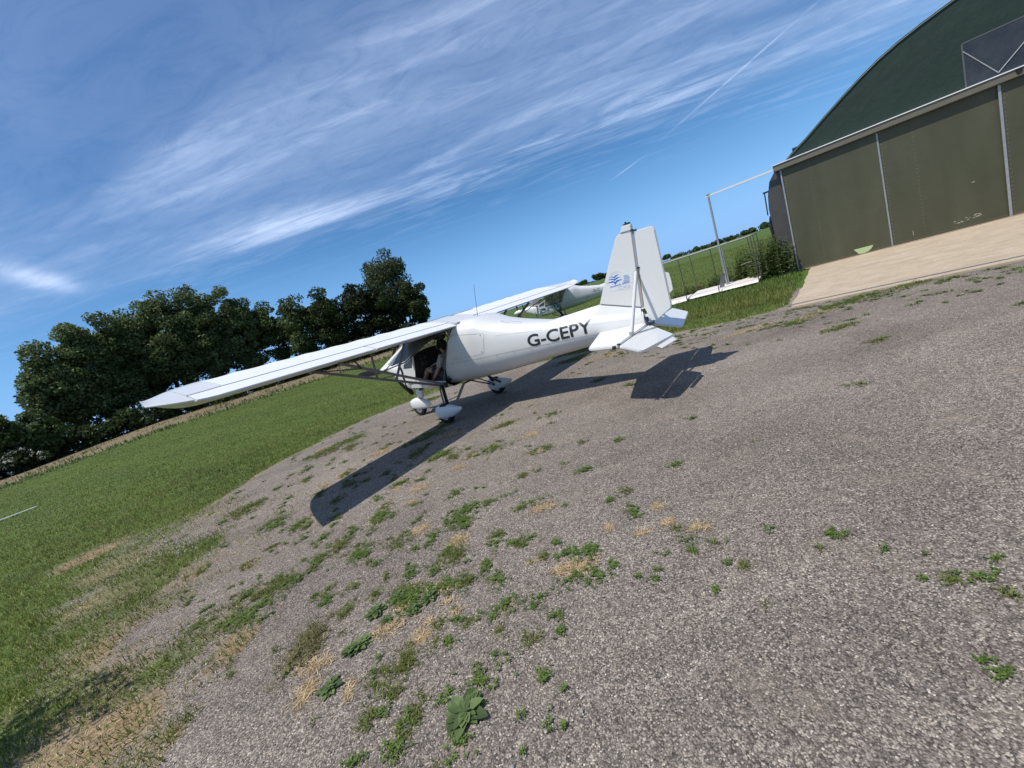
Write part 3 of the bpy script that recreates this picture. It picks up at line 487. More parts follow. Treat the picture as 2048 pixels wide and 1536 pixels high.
RL=['dark broad leaved weed just right of a straw patch, upper left of the rosettes','small pale leafed weed in the middle of the weedy gravel patch','little broad leaved weed beside the brown straw tuft','spreading dark weed at the lower edge of the long straw patch','bright green weed touching the big straw clump at left','largest broad leaved weed, a wide rosette near the bottom centre','light green leafy weed at the right end of the weedy patch','light green leafy weed at the top left of the weedy patch']
for i,b in enumerate([b for b in BLOBS if b[5]=='r']):
    rosette(b[0],b[1],(b[2]*1.25 if i!=5 else .112),RL[i],15 if i==5 else 11)
def pebbles():
    n=1100; az=np.radians(rng.uniform(-58,50,n)); r=1.3*np.exp(rng.random(n)*math.log(7)); x=r*np.sin(az);y=r*np.cos(az); k=sdf(x,y)<-.1; x,y,r=x[k],y[k],r[k]; n=len(x)
    s=rng.uniform(.003,.0062,n)*np.where(rng.random(n)<.04,1.8,1); base=np.array([(1,0,0),(0,1,0),(-1,0,0),(0,-1,0),(0,0,.7),(.6,.6,.45)]); 
    V=base[None]*s[:,None,None]*(1+rng.uniform(-.3,.3,(n,6,1))); a=rng.uniform(0,6.28,n); ca,sa=np.cos(a)[:,None],np.sin(a)[:,None]
    V=np.stack([V[...,0]*ca-V[...,1]*sa+x[:,None],V[...,0]*sa+V[...,1]*ca+y[:,None],V[...,2]+hgt(x,y)[:,None]+.004],-1).reshape(-1,3)
    b=np.arange(n)[:,None]*6; T=[(0,5,4),(5,1,4),(1,2,4),(2,3,4),(3,0,4),(0,1,5)]; F=np.concatenate([b+np.array([t]) for t in T],0)
    K=np.repeat(pal(n,(.22,.20,.185),(.5,.46,.42),.2),6,axis=0)
    o=link('loose_stones',fast_mesh('loose_stones',V,F,K),mat_attr('stones',.8,0)); tag(o,'small pale loose stones scattered over the grey gravel','stones',None,'stuff')
pebbles()
def stubble():
    n=26000; az=np.radians(rng.uniform(-58,-5,n)); r=rng.uniform(43,84,n); x=r*np.sin(az); y=r*np.cos(az); sd=stripdist(x,y)
    q=rng.random(n); k=(sd<73)&(((sd>43)&(sd<49)&(q<.5))|((sd>71)&(q<.9))|((fbm(x,y,.35,7)>.56)&(q<.45))); x,y,sd=x[k],y[k],sd[k]; n=len(x)
    gcol=pal(n,(.06,.10,.02),(.15,.19,.05)); dcol=pal(n,(.16,.12,.06),(.30,.24,.13)); g=((sd<48)|(sd>71.5)|(rng.random(n)<.5))[:,None]
    V,F,K=strips(np.stack([x,y,hgt(x,y)],1),rng.uniform(0,6.28,n),rng.uniform(.12,.45,n),rng.uniform(.03,.08,n),rng.uniform(.1,.6,n),np.where(g,gcol,dcol),1)
    o=link('field_tufts',fast_mesh('field_tufts',V,F,K),MGRASS); tag(o,'rough tufts along the bare soil strip below the tree belt','tufts',None,'stuff')
stubble()
# ------------------------------------------------------------------ hangar
def W3(u,v,z): return (HA[0]+HU[0]*u+HN[0]*v,HA[1]+HU[1]*u+HN[1]*v,z)
hm=Matrix(((HU[0],HN[0],0,HA[0]),(HU[1],HN[1],0,HA[1]),(0,0,1,0),(0,0,0,1)))
def mat_concrete():
    m,nt,b=nodes('apron_concrete'); co=coord(nt); st=N(nt,'ShaderNodeMapping',{'Vector':co,'Scale':(1.0,1.5,1)}).outputs[0]
    a=noise(nt,st,1.7,10,.78,.6); f=noise(nt,co,45,4,.7)
    c=ramp(nt,a,[(.28,(.33,.255,.175)),(.5,(.43,.345,.245)),(.72,(.54,.455,.34))]); c=mix(nt,1.0,c,ramp(nt,f,[(.25,(.75,.74,.72)),(.7,(1.1,1.1,1.1))]),'MULTIPLY')
    sp=N(nt,'ShaderNodeMapRange',{0:noise(nt,co,3,5,.7),1:.58,2:.72,3:0.,4:.6}).outputs[0]; c=mix(nt,sp,c,(.24,.19,.14))
    nt.links.new(c,b.inputs['Base Color']); b.inputs['Roughness'].default_value=.9; bump(nt,b,f,.4,.005); return m
mc=mat_concrete()
ap=MB(); P=[]
us=np.linspace(-.02,14,150); 
fr=[(u,-6.62+.05*float(fbm(np.array(u),np.array(.5),3,2))) for u in us]
lv=np.linspace(-6.55,0,60); lf=[(.10+.06*float(vnoise(np.array(v),np.array(1.),2.5,4))+.20*(v+6.6)/6.6,v) for v in lv]
poly=fr+[(14,0)]+lf[::-1][0:]
me=bpy.data.meshes.new('concrete_apron'); bm=bmesh.new(); vs=[bm.verts.new((u,v,.028)) for u,v in poly]; f=bm.faces.new(vs); ex=bmesh.ops.extrude_face_region(bm,geom=[f]); 
for e in ex['geom']:
    if isinstance(e,bmesh.types.BMVert): e.co.z=-.1
bmesh.ops.recalc_face_normals(bm,faces=bm.faces); bm.to_mesh(me); bm.free()
o=link('concrete_apron',me,mc); o.matrix_world=hm; o['kind']='structure'
MB().box((7,-6.34,.0315),(13.9,.085,.004)).build('drain_channel',simple('channel_grey',(.12,.13,.13),.8,var=.3)).matrix_world=hm
bpy.data.objects['drain_channel']['kind']='structure'
def mat_door():
    m,nt,b=nodes('olive_sheet'); co=coord(nt); a=noise(nt,N(nt,'ShaderNodeMapping',{'Vector':co,'Scale':(1,1,.22)}).outputs[0],1.6,6,.6,.3); f=noise(nt,co,28,5,.7)
    c=ramp(nt,a,[(.25,(.048,.050,.024)),(.5,(.062,.063,.032)),(.8,(.080,.079,.043))]); sp=N(nt,'ShaderNodeMapRange',{0:f,1:.70,2:.78,3:0.,4:.5}).outputs[0]; c=mix(nt,sp,c,(.16,.155,.10))
    stv=noise(nt,N(nt,'ShaderNodeMapping',{'Vector':co,'Scale':(14,1,.3)}).outputs[0],1.2,4,.6); sm=N(nt,'ShaderNodeMapRange',{0:stv,1:.60,2:.72,3:0.,4:.35}).outputs[0]; c=mix(nt,sm,c,(.06,.05,.028))
    sx=nt.nodes.new('ShaderNodeSeparateXYZ'); nt.links.new(co,sx.inputs[0])
    def mt(op,a,bb=None):
        n=nt.nodes.new('ShaderNodeMath'); n.operation=op
        for i,q in enumerate((a,bb)):
            if q is None: continue
            if isinstance(q,(int,float)): n.inputs[i].default_value=q
            else: nt.links.new(q,n.inputs[i])
        return n.outputs[0]
    xm=mt('MULTIPLY',mt('FRACT',mt('DIVIDE',mt('SUBTRACT',sx.outputs[0],.03),2.158)),2.158)
    zz=mt('ABSOLUTE',mt('SUBTRACT',mt('FRACT',mt('DIVIDE',sx.outputs[2],.1)),.5))
    dots=mt('MULTIPLY',mt('MAXIMUM',mt('LESS_THAN',mt('ABSOLUTE',mt('SUBTRACT',xm,.055)),.007),mt('LESS_THAN',mt('ABSOLUTE',mt('SUBTRACT',xm,.66)),.005)),mt('LESS_THAN',zz,.07))
    c=mix(nt,dots,c,(.20,.195,.14))
    low=mt('LESS_THAN',mt('ADD',sx.outputs[2],mt('MULTIPLY',f,.12)),.16); c=mix(nt,mt('MULTIPLY',low,.45),c,(.12,.105,.07))
    nt.links.new(c,b.inputs['Base Color']); b.inputs['Roughness'].default_value=.5; bump(nt,b,noise(nt,co,1.2,3),.4,.04); return m
def mat_tarp():
    m,nt,b=nodes('green_tarpaulin'); co=coord(nt); a=noise(nt,co,1.1,5,.6,.4); f=noise(nt,co,70,3,.6)
    c=ramp(nt,a,[(.3,(.0065,.020,.011)),(.7,(.0095,.027,.015))]); c=mix(nt,N(nt,'ShaderNodeMapRange',{0:f,1:.5,2:.8,3:0.,4:.2}).outputs[0],c,(.03,.045,.036))
    nt.links.new(c,b.inputs['Base Color']); b.inputs['Roughness'].default_value=.55; bump(nt,b,noise(nt,co,2.2,4,.6),.5,.04); return m
MDOOR=mat_door(); MTARP=mat_tarp()
MTR=simple('olive_track',(.13,.122,.088),.5,var=.15,scale=5); MGALV=simple('galvanised_steel',(.34,.345,.35),.45,.5,var=.25,scale=14); MTAN=simple('grey_side_sheet',(.085,.078,.070),.35,.3,var=.25,scale=3,bumps=.3,bscale=20)
hg=empty('aircraft_hangar',mat=hm); tag(hg,'arched green tarpaulin hangar with olive sliding doors and a concrete apron','hangar')
for k in range(5):
    u0=.03+2.158*k; z0=.055; y=.0 if k%2==0 else .035
    d=MB().box((u0+1.07,y,z0+1.51),(2.13,.04,3.02)).build('sliding_door',MDOOR,hg,bevel=.004)
    s=MB().box((u0-.012 if k else .012,y-.034,z0+1.5),(.05 if k else .04,.03,3.03)).build('door_post',MGALV,d,bevel=.004)
sp=MB()
for i in range(46):
    t=rng.random(); x=3.38+.5*t; z=.20+.05*t+rng.normal(0,.012)+(.05 if rng.random()<.35 else 0); a=rng.uniform(.012,.045); sp.box((x,-.0225 if False else .012,z),(a,.004,a*.35))
sp.box((3.79,.012,1.10),(.05,.004,.018)); sp.box((2.62,.012,.25),(.01,.004,.12))
sp.build('bare_paint_patch',simple('scraped_paint',(.36,.38,.26),.6,var=.3,scale=30),hg)
pp=[(1.36,.165),(1.79,.165),(1.77,.12),(1.72,.06),(1.66,.02),(1.59,.005),(1.50,.003),(1.455,.02),(1.41,.09)]
MB().prism([(a,-.023,b+.055) for a,b in pp],(0,.004,0)).build('repair_patch',simple('pale_green_patch',(.40,.50,.24),.55),hg)
MB().box((5.4,-.05,.036),(10.9,.06,.03)).build('floor_track',simple('rusty_track',(.30,.23,.17),.7,var=.3,scale=12),hg)
MB().box((5.35,-.03,3.165),(11.0,.20,.17)).build('door_track_cover',MTR,hg,bevel=.012)
MB().box((5.35,-.04,3.262),(11.02,.23,.022)).build('white_flashing',simple('white_flashing_paint',(.78,.78,.76),.4,var=.05),hg)
MB().box((-1.0,-.02,3.155),(2.15,.07,.05)).build('track_extension',simple('white_track_paint',(.70,.70,.69),.4,var=.08),hg)
pst=MB().box((-2.0,-.02,1.555),(.055,.075,3.12)).box((-2.0,-.02,3.19),(.10,.10,.03)).box((-1.945,.0,.7),(.035,.05,1.4)).build('track_post',MGALV,hg,bevel=.004)
# gable: arch through measured points, mirrored about u=5.4
AR=[(.13,3.25),(.32,3.41),(.71,3.66),(1.15,3.98),(1.63,4.31),(2.0,4.55),(2.4,4.78),(2.8,4.96),(3.23,5.11),(3.78,5.27),(4.3,5.38),(4.85,5.44),(5.4,5.46)]
ar=AR+[(10.8-a,b) for a,b in AR[::-1][1:]]
gb=MB().prism([(a,.06,b-.04) for a,b in ar],(0,.03,0)).build('gable_sheet',MTARP,hg)
rl=[[(a,.02,b) for a,b in ar],[(a,.10,b+.015) for a,b in ar]]+[[(a,.10+q*1.2,b+.02-.025*(q%2)) for a,b in ar] for q in range(1,12)]
MB().rings(rl,closed=False).build('roof_cover',MTARP,hg,smooth=True)
MB().tube([(a,.035,b-.035) for a,b in ar],.022,8).build('gable_hem',simple('tarpaulin_hem',(.035,.065,.045),.5),hg,smooth=True)
sd=[(.13,3.25),(-.14,3.12),(-.32,2.88),(-.42,2.5),(-.46,2.1),(-.45,1.6),(-.42,1.1),(-.38,.6),(-.36,0.)]
MB().rings([[(a,.14+q*.6,b) for a,b in sd] for q in range(20)],closed=False).build('side_cover',MTAN,hg,smooth=True)
MB().rings([[(10.8-a,.14+q*.6,b) for a,b in sd] for q in range(20)],closed=False).build('side_cover',MTAN,hg,smooth=True)
MB().prism([(a,.16,b) for a,b in sd]+[(.6,.16,0),(.6,.16,3.25)],(0,.02,0)).build('side_cover_end',MTAN,hg)
MB().box((5.4,13.5,2.6),(10.8,.05,5.2)).build('back_wall',MTARP,hg)
wp=MB().prism([(3.83,.042,4.28),(7.0,.042,4.28),(7.0,.042,3.29),(3.83,.042,3.29)],(0,.004,0)).build('gable_window',None,hg)
def mat_win():
    m,nt,b=nodes('dusty_clear_pvc'); co=coord(nt); a=noise(nt,co,60,4,.7); s=noise(nt,co,2.5,4,.6)
    c=ramp(nt,s,[(.3,(.018,.020,.024)),(.7,(.045,.048,.052))]); c=mix(nt,N(nt,'ShaderNodeMapRange',{0:a,1:.55,2:.8,3:0.,4:.35}).outputs[0],c,(.13,.135,.14)); nt.links.new(c,b.inputs['Base Color']); b.inputs['Roughness'].default_value=.25; return m
wp.data.materials.append(mat_win())
MB().box((3.845,.036,3.785),(.03,.006,.99)).box((5.4,.036,4.268),(3.14,.006,.028)).build('window_hem',simple('window_hem_grey',(.085,.092,.088),.5),wp)
br=MB()
for a,b in (((3.85,4.1),(4.36,3.34)),((4.36,3.34),(4.8,3.78)),((4.8,3.78),(5.4,4.26)),((5.4,4.26),(6.0,3.78)),((6.0,3.78),(6.5,3.34)),((6.5,3.34),(7.,4.1))): br.tube([(a[0],.028,a[1]),(b[0],.028,b[1])],.011,8)
br.build('brace',simple('brace_grey',(.32,.32,.32),.5),wp,smooth=True)
lp=MB().tube([(4.62,-.10,3.20),(4.62,-.16,3.18)],.045,14).box((4.62,-.145,3.235),(.10,.05,.02)).box((4.62,-.11,3.17),(.03,.05,.09)).build('wall_lamp',MDK,hg,bevel=.004)
MB().box((-.50,.7,2.66),(.16,.05,.05)).tube([(-.54,.7,2.64),(-.56,.7,1.95)],.018,8).tube([(-.48,.7,1.9),(-.52,.7,1.6),(-.50,.7,1.2),(-.62,.7,.65)],[.05,.07,.05,.09],8).build('side_bracket',MDK,hg)
# ------------------------------------------------------------------ cage frame and wrecked white panel
ct=empty('cage_frame',W3(-.94,-1.1,0),math.atan2(HU[1],HU[0])); tag(ct,'thin rusty steel cage frame standing in the long grass left of the hangar','cage frame')
MST=simple('rusty_thin_steel',(.10,.094,.082),.55,.4,var=.35,scale=25); MSTL=simple('galvanised_rail',(.22,.215,.20),.5,.3)
rr=MB()
hz=1.51; L=3.2; wdt=1.55
rr.tube([(0,0,hz),(-L,0,hz-.02)],.020,8).tube([(0,wdt,hz+.01),(-L,wdt,hz)],.014,8).tube([(0,0,hz),(0,wdt,hz+.01)],.014,8).tube([(-L,0,hz),(-L,wdt,hz)],.014,8)
rr.build('top_rail',MSTL,ct,smooth=True)
for x,y in ((-.01,0),(-1.14,0),(-2.15,0),(-3.18,0),(-.01,wdt),(-.28,wdt),(-2.14,wdt),(-3.18,wdt),(-.02,.75)):
    MB().tube([(x,y,hz),(x+.012,y+.01,hz*.5),(x,y,.0)],.014,8).build('upright',MST,ct,smooth=True)
MB().tube([(-.42,.2,.72),(-.3,.2,.75),(-.12,.2,.745)],.01,8).build('hook_bar',MSTL,ct,smooth=True)
pn=empty('scrap_panel',W3(-1.0,-1.0,0),math.atan2(HU[1],HU[0])); tag(pn,'long white damaged panel lying inside the steel cage frame','panel')
mp=simple('weathered_white_panel',(.68,.62,.56),.5,var=.1,scale=4,bumps=.3)
a=MB().rings([[(x,0,.09),(x,.05,.14),(x,.7,.165),(x,1.45,.18),(x,1.5,.15),(x,.7,.12)] for x in np.linspace(.02,-2.05,9)],cap=True).build('panel_skin',mp,pn)
MB().rings([[(x,0,.07+.02*math.sin(x*3)),(x,.05,.12),(x,.5,.15),(x,1.0,.15),(x,1.0,.11),(x,.4,.09)] for x in np.linspace(-2.12,-4.0,8)],cap=True).build('panel_skin',mp,pn)
MB().prism([(-1.12,.35,.18),(-1.0,.3,.62),(-.9,.34,.60),(-1.0,.4,.18)],(.02,.03,0)).build('bracket',simple('bracket_grey',(.18,.18,.17),.6),pn)
# long grass and nettles around them
def tallgrass():
    n=30000; u=rng.uniform(-7.5,.15,n); v=rng.uniform(-4.4,1.8,n); k=(rng.random(n)<np.clip(1.1-np.abs(v+2.0)/2.6,.15,1)); u,v=u[k],v[k]; n=len(u)
    x=HA[0]+HU[0]*u+HN[0]*v; y=HA[1]+HU[1]*u+HN[1]*v; P=np.stack([x,y,hgt(x,y)],1)
    V,F,K=strips(P,rng.uniform(0,6.28,n),rng.uniform(.08,.22,n),rng.uniform(.004,.008,n),rng.uniform(.05,.55,n),pal(n,(.045,.10,.014),(.12,.19,.035)),2)
    o=link('verge_grass',fast_mesh('verge_grass',V,F,K),MGRASS); tag(o,'longer green grass on the verge between gravel and cage frame','grass',None,'stuff')
tallgrass()
def nettle(u,v,ru,rv,h,n,label,name='nettle_clump',dry=False):
    x0,y0,_=W3(u,v,0); z0=float(hgt(x0,y0)); ro=empty(name,(x0,y0,z0)); tag(ro,label,'weed clump','tall weeds beside the hangar')
    sx=np.minimum(rng.normal(0,.45,n)*ru,-.06-u); sy=rng.normal(0,.45,n)*rv; H=h*rng.uniform(.45,1.05,n)*np.clip(1.1-(np.abs(sx)/ru)*.35,.4,1)
    S=MB(); parts=[]
    for i in range(n):
        lx,ly=rng.normal(0,.08,2); p0=(sx[i]*HU[0]+sy[i]*HN[0],sx[i]*HU[1]+sy[i]*HN[1],0); p1=(p0[0]+lx*H[i],p0[1]+ly*H[i],H[i]); S.tube([p0,p1],[.006,.002],3,cap=False)
        m=int(16+H[i]*22); t=rng.uniform(.12,1.,m); P=np.array(p0)[None]*(1-t[:,None])+np.array(p1)[None]*t[:,None]; P=P if name!='nettle_clump' else P; l=rng.uniform(.07,.13,m)*(1.15-.5*t)
        parts.append(leaf_quads(P,rng.uniform(0,6.28,m),l,l*.3,rng.uniform(-.2,.4,m),pal(m,(.12,.18,.05),(.27,.34,.12),.3) if not dry else pal(m,(.22,.13,.05),(.4,.24,.10))))
    V,F,K=cat(parts); f=link('foliage',fast_mesh('foliage',V,F,K),MLEAF,ro); S.build('stems',simple('weed_stems',(.16,.17,.07),.7),ro); return ro
nettle(-.62,.30,.75,.6,1.35,210,'tall dark nettle clump leaning against the hangar corner')
nettle(-1.45,1.0,.75,.6,1.2,130,'loose nettle clump behind the cage frame right end')
nettle(-2.6,1.3,.7,.4,.62,50,'lower weed clump behind the hangar track post')
nettle(-3.6,1.2,.6,.4,.5,40,'small weed clump behind the left half of the white panel')
nettle(-3.05,.9,.10,.1,.55,4,'rust coloured dock stem rising behind the white panel','dock_plant',True)
mb=MB().box((0,0,.06),(1.7,.13,.02)).build('runway_marker',simple('marker_white',(.75,.75,.72),.5),None,bevel=.004); mb.location=(-16.75,12.9,float(hgt(-16.75,12.9))+.01); mb.rotation_euler=(0,0,math.atan2(.53,.45)); tag(mb,'thin white marker board lying flat on the mown grass at far left','marker board')
# ------------------------------------------------------------------ trees
MBARK=simple('bark',(.055,.047,.038),.9,var=.35,scale=3,bumps=.5,bscale=8)
def crown(parts,cx,cy,cz,rx,ry,rz,ncl,nl,ls,c0,c1,clr=1.3,hollow=.35,top=.35):
    """leaf clumps spread through an uneven ellipsoid; returns clump centres"""
    cs=[]
    while len(cs)<ncl:
        p=rng.normal(0,1,3); p/=np.linalg.norm(p); rad=rng.uniform(hollow,1)**.6; p=p*rad*(1+.22*math.sin(3*math.atan2(p[1],p[0])+cx)+.12*float(np.clip(rng.normal(),-1,.6)))
        cs.append((cx+p[0]*rx,cy+p[1]*ry,cz+p[2]*rz))
    cs=np.array(cs)
    for c in cs:
        k=clr*rng.uniform(.6,1.3); m=int(nl*(k/clr)**2*rng.uniform(.6,1.2))
        d=rng.normal(0,1,(m,3)); d/=np.linalg.norm(d,axis=1)[:,None]; q=c+d*k*(rng.uniform(.35,1.05,(m,1))**.5)*np.array([1,1,.75])
        tone=rng.uniform(.72,1.3); col=pal(m,c0,c1,.22)*tone
        nrm=d*.6+rng.normal(0,.6,(m,3)); nrm/=np.linalg.norm(nrm,axis=1)[:,None]; a=np.cross(nrm,rng.normal(0,1,(m,3))); a/=np.linalg.norm(a,axis=1)[:,None]; b=np.cross(nrm,a); s=ls*rng.uniform(.6,1.3,(m,1))
        V=np.stack([q-a*s,q-b*s*.55,q+a*s,q+b*s*.55],1).reshape(-1,3); F=np.arange(m*4).reshape(-1,4); parts.append((V,F,np.repeat(col,4,axis=0)))
    return cs
def tree(az,R,top,hw,label,kind='tree',c0=(.022,.040,.012),c1=(.050,.078,.022),clear=.22,dense=1.,group='trees in the belt behind the field',leaf=.215,nl=165,trunks=1):
    a=R_(az); x=R*math.sin(a); y=R*math.cos(a); z=float(hgt(x,y)); H=HC+R*math.tan(R_(top))-z; w=R*math.tan(R_(hw))
    ro=empty(kind,(x,y,z)); tag(ro,label,'tree' if 'tree' in kind else 'bush',group)
    parts=[]; cb=H*clear; ch=H-cb; w*=1.18; n=int(125*dense*max(.5,(ch*w)/60)*(1 if R<150 else .35))
    cl=max(.9,min(1.9,w*.30)); cs=crown(parts,0,0,cb+ch*.52,w*.95-cl*.5,w*.8,ch*.5-cl*.4,n,nl,leaf,c0,c1,cl)
    V,F,K=cat(parts); link('crown',fast_mesh('crown',V,F,K,4),MLEAF,ro)
    T=MB(); tr=max(.12,H*.016)
    for t in range(trunks):
        ox=rng.normal(0,w*.3) if trunks>1 else 0; lean=rng.normal(0,.06,2)
        T.tube([(ox,0,-.3),(ox+lean[0]*H*.3,lean[1]*H*.3,H*.33),(ox+lean[0]*H*.8,lean[1]*H*.8,H*.85)],[tr,tr*.7,tr*.15],7)
        for j in range(int(12 if trunks==1 else 8)):
            c=cs[rng.integers(len(cs))]; s=rng.uniform(.2,.6); p0=(ox+lean[0]*H*s,lean[1]*H*s,H*s*.9); mid=[(p0[i]*.45+c[i]*.55) for i in range(3)]; mid[2]-=.4
            T.tube([p0,mid,tuple(c)],[tr*.42,tr*.26,tr*.06],5)
    T.build('trunk',MBARK,ro,smooth=True); return ro
PD=dict(c0=(.060,.092,.030),c1=(.15,.19,.066),dense=1.6)
tree(-45.2,76,9.9,2.4,'leftmost tall poplar of the belt, leaning crown over the low scrub',kind='poplar_tree',trunks=2,clear=.06,**PD)
tree(-42.3,78,11.6,2.5,'second tall poplar from the left in the belt beyond the field',kind='poplar_tree',trunks=2,clear=.09,**PD)
tree(-39.0,80,12.4,2.6,'tall poplar with thin trunks just left of the belt highest crown',kind='poplar_tree',trunks=3,clear=.12,**PD)
tree(-35.6,79,12.6,2.7,'highest poplar of the left group, above the wing tip',kind='poplar_tree',trunks=3,clear=.14,**PD)
tree(-32.4,78,12.6,2.4,'tall poplar right of the highest one in the left group',kind='poplar_tree',trunks=2,clear=.14,**PD)
tree(-29.5,78,11.2,2.0,'right edge poplar of the left group, beside the dip in the skyline',kind='poplar_tree',trunks=2,clear=.14,**PD)
BD=dict(c0=(.044,.074,.021),c1=(.115,.160,.044))
tree(-26.3,79,9.4,1.9,'small broad tree filling the dip between the two groups',kind='oak_tree',clear=.08,**BD)
tree(-23.4,76,9.1,2.3,'rounded dark oak left of the hornbeam in the right group',kind='oak_tree',clear=.05,dense=1.2,**BD)
tree(-19.7,75,9.5,2.5,'bushy mid green hornbeam with feathery top in the right group',kind='hornbeam_tree',clear=.05,dense=1.25,c0=(.024,.042,.010),c1=(.060,.085,.018))
tree(-16.0,76,9.3,2.2,'very dark maple between the hornbeam and the tall ash',kind='maple_tree',clear=.05,dense=1.3,c0=(.012,.024,.008),c1=(.032,.048,.014))
tree(-11.7,84,11.7,2.7,'tall pale green ash tree with open round crown, highest on the right',kind='ash_tree',clear=.42,dense=1.1,c0=(.050,.072,.030),c1=(.105,.125,.055),trunks=3)
tree(-12.9,75,8.3,2.3,'dark maple standing in front of the tall ash',kind='maple_tree',clear=.04,dense=1.3,c0=(.014,.028,.008),c1=(.040,.060,.014))
tree(-9.3,76,7.9,1.8,'rightmost tree of the belt, yellow green oak above the wing root',kind='oak_tree',clear=.04,dense=1.3,c0=(.026,.045,.010),c1=(.062,.088,.018))
tree(-51.2,70,5.4,1.9,'scrubby sycamore at the far left edge of the picture',kind='sycamore_tree',clear=.1,group='low scrub at the belt edge',**BD)
tree(-48.2,70,4.4,1.7,'low dark hawthorn bush left of the tall poplars',kind='hawthorn_bush',clear=.05,group='low scrub at the belt edge',**BD)
tree(-54.5,70,5.5,1.9,'tall scrub outside the left picture edge',kind='hawthorn_bush',clear=.05,group='low scrub at the belt edge',**BD)
def added_shade_tree():  # unseen young tree, added to cast the dark patch at lower left
    ro=empty('added_shade_tree',(-4.6,1.8,0)); tag(ro,'unseen slim leafy young tree, added outside the lower left corner to shade the grass','added_shade_tree')
    parts=[]; cs=crown(parts,0,0,1.95,.42,.38,.55,16,60,.045,(.03,.055,.014),(.08,.12,.03),.26); V,F,K=cat(parts); link('crown',fast_mesh('crown',V,F,K,4),MLEAF,ro)
    T=MB().tube([(0,0,-.05),(.02,.01,1.2),(0,0,2.3)],[.025,.018,.006],7)
    for c in cs[:10]: T.tube([(0,0,1.1+.05*abs(c[0])),tuple(c)],[.009,.004],5)
    T.build('trunk',MBARK,ro,smooth=True)
added_shade_tree()
def understory():
    parts=[]
    for az in np.arange(-54,-8.6,.8):
        R=72+rng.normal(0,1.6); a=R_(az); x,y=R*math.sin(a),R*math.cos(a); z=float(hgt(x,y)); h=rng.uniform(1.6,3.6)
        crown(parts,x,y,z+h*.45,1.6,1.2,h*.5,12,70,.24,(.022,.042,.012),(.058,.088,.024),.9)
    V,F,K=cat(parts); o=link('hedge',fast_mesh('hedge',V,F,K,4),MLEAF); tag(o,'dark overgrown hedge running under the trees along the field edge','hedge')
understory()
def flowering(az,R,w,h,label):
    a=R_(az); x,y=R*math.sin(a),R*math.cos(a); z=float(hgt(x,y)); ro=empty('elder_bush',(x,y,z)); tag(ro,label,'bush'); parts=[]; cs=crown(parts,0,0,h*.5,w,w*.6,h*.5,22,55,.2,(.02,.036,.012),(.05,.07,.02),.6)
    V,F,K=cat(parts); link('foliage',fast_mesh('foliage',V,F,K,4),MLEAF,ro); parts=[]
    for c in cs: crown(parts,c[0]-.2,c[1]-.5,c[2]+.25,.5,.3,.25,3,9,.10,(.5,.5,.42),(.65,.65,.56),.22)
    V,F,K=cat(parts); link('blossom',fast_mesh('blossom',V,F,K,4),MLEAF,ro)
flowering(-49.3,67.5,2.2,2.4,'elder bush with white blossom at the left foot of the tree belt')
tree(15.5,225,1.12,.75,'lone oak on the far field skyline left of the tail fin',kind='oak_tree',clear=.1,group='far trees on the skyline',leaf=.5,c0=(.03,.05,.02),c1=(.07,.10,.035))
tree(16.6,225,.78,.6,'low tree just right of the lone skyline oak',kind='oak_tree',clear=.05,group='far trees on the skyline',leaf=.5,**BD)
tree(13.2,225,.80,.55,'round tree on the skyline left of the lone oak',kind='oak_tree',clear=.05,group='far trees on the skyline',leaf=.5,**BD)
tree(12.2,225,.60,.5,'smallest skyline tree beside the second aircraft',kind='oak_tree',clear=.05,group='far trees on the skyline',leaf=.5,**BD)
tree(24.0,230,.72,.42,'lone far tree just right of the tail fin',kind='oak_tree',clear=.15,group='far trees on the skyline',leaf=.5,**BD)
def far_hedge():
    parts=[]
    for az in np.concatenate([np.arange(24.6,37,.16),np.arange(10.5,19,.22)]):
        R=232+rng.normal(0,2); a=R_(az); x,y=R*math.sin(a),R*math.cos(a); h=rng.uniform(.7,2.0)*(1.2 if az>24 else .6); crown(parts,x,y,float(hgt(x,y))+h*.4,.9,.7,h*.5,3,16,.35,(.04,.065,.03),(.09,.125,.05),.7)
    V,F,K=cat(parts); o=link('far_hedge',fast_mesh('far_hedge',V,F,K,4),MLEAF); tag(o,'low broken hedge line along the far field skyline','hedge')
far_hedge()
FT=[(25.3,.22,.5,'first low bush of the far hedgerow right of the lone tree'),(27.4,.38,.45,'small round tree in the far hedgerow, left of the track post'),(29.6,.45,.8,'long dark bush in the far hedgerow beside the track post'),(31.3,.35,.6,'low bush in the far hedgerow just right of the track post'),(33.0,.55,.8,'wide bush in the far hedgerow above the cage frame rail'),(34.6,.62,.6,'round bush in the far hedgerow nearest the hangar'),(28.5,.20,.6,'lowest dark bush in the far hedgerow'),(35.9,.4,.5,'faint bush of the far hedgerow beside the hangar wall')]
for a_,t_,w_,l_ in FT: tree(a_,230,t_,w_,l_,kind='hedgerow_bush',clear=0.,group='far hedgerow bushes',leaf=.5,dense=.8,**BD)
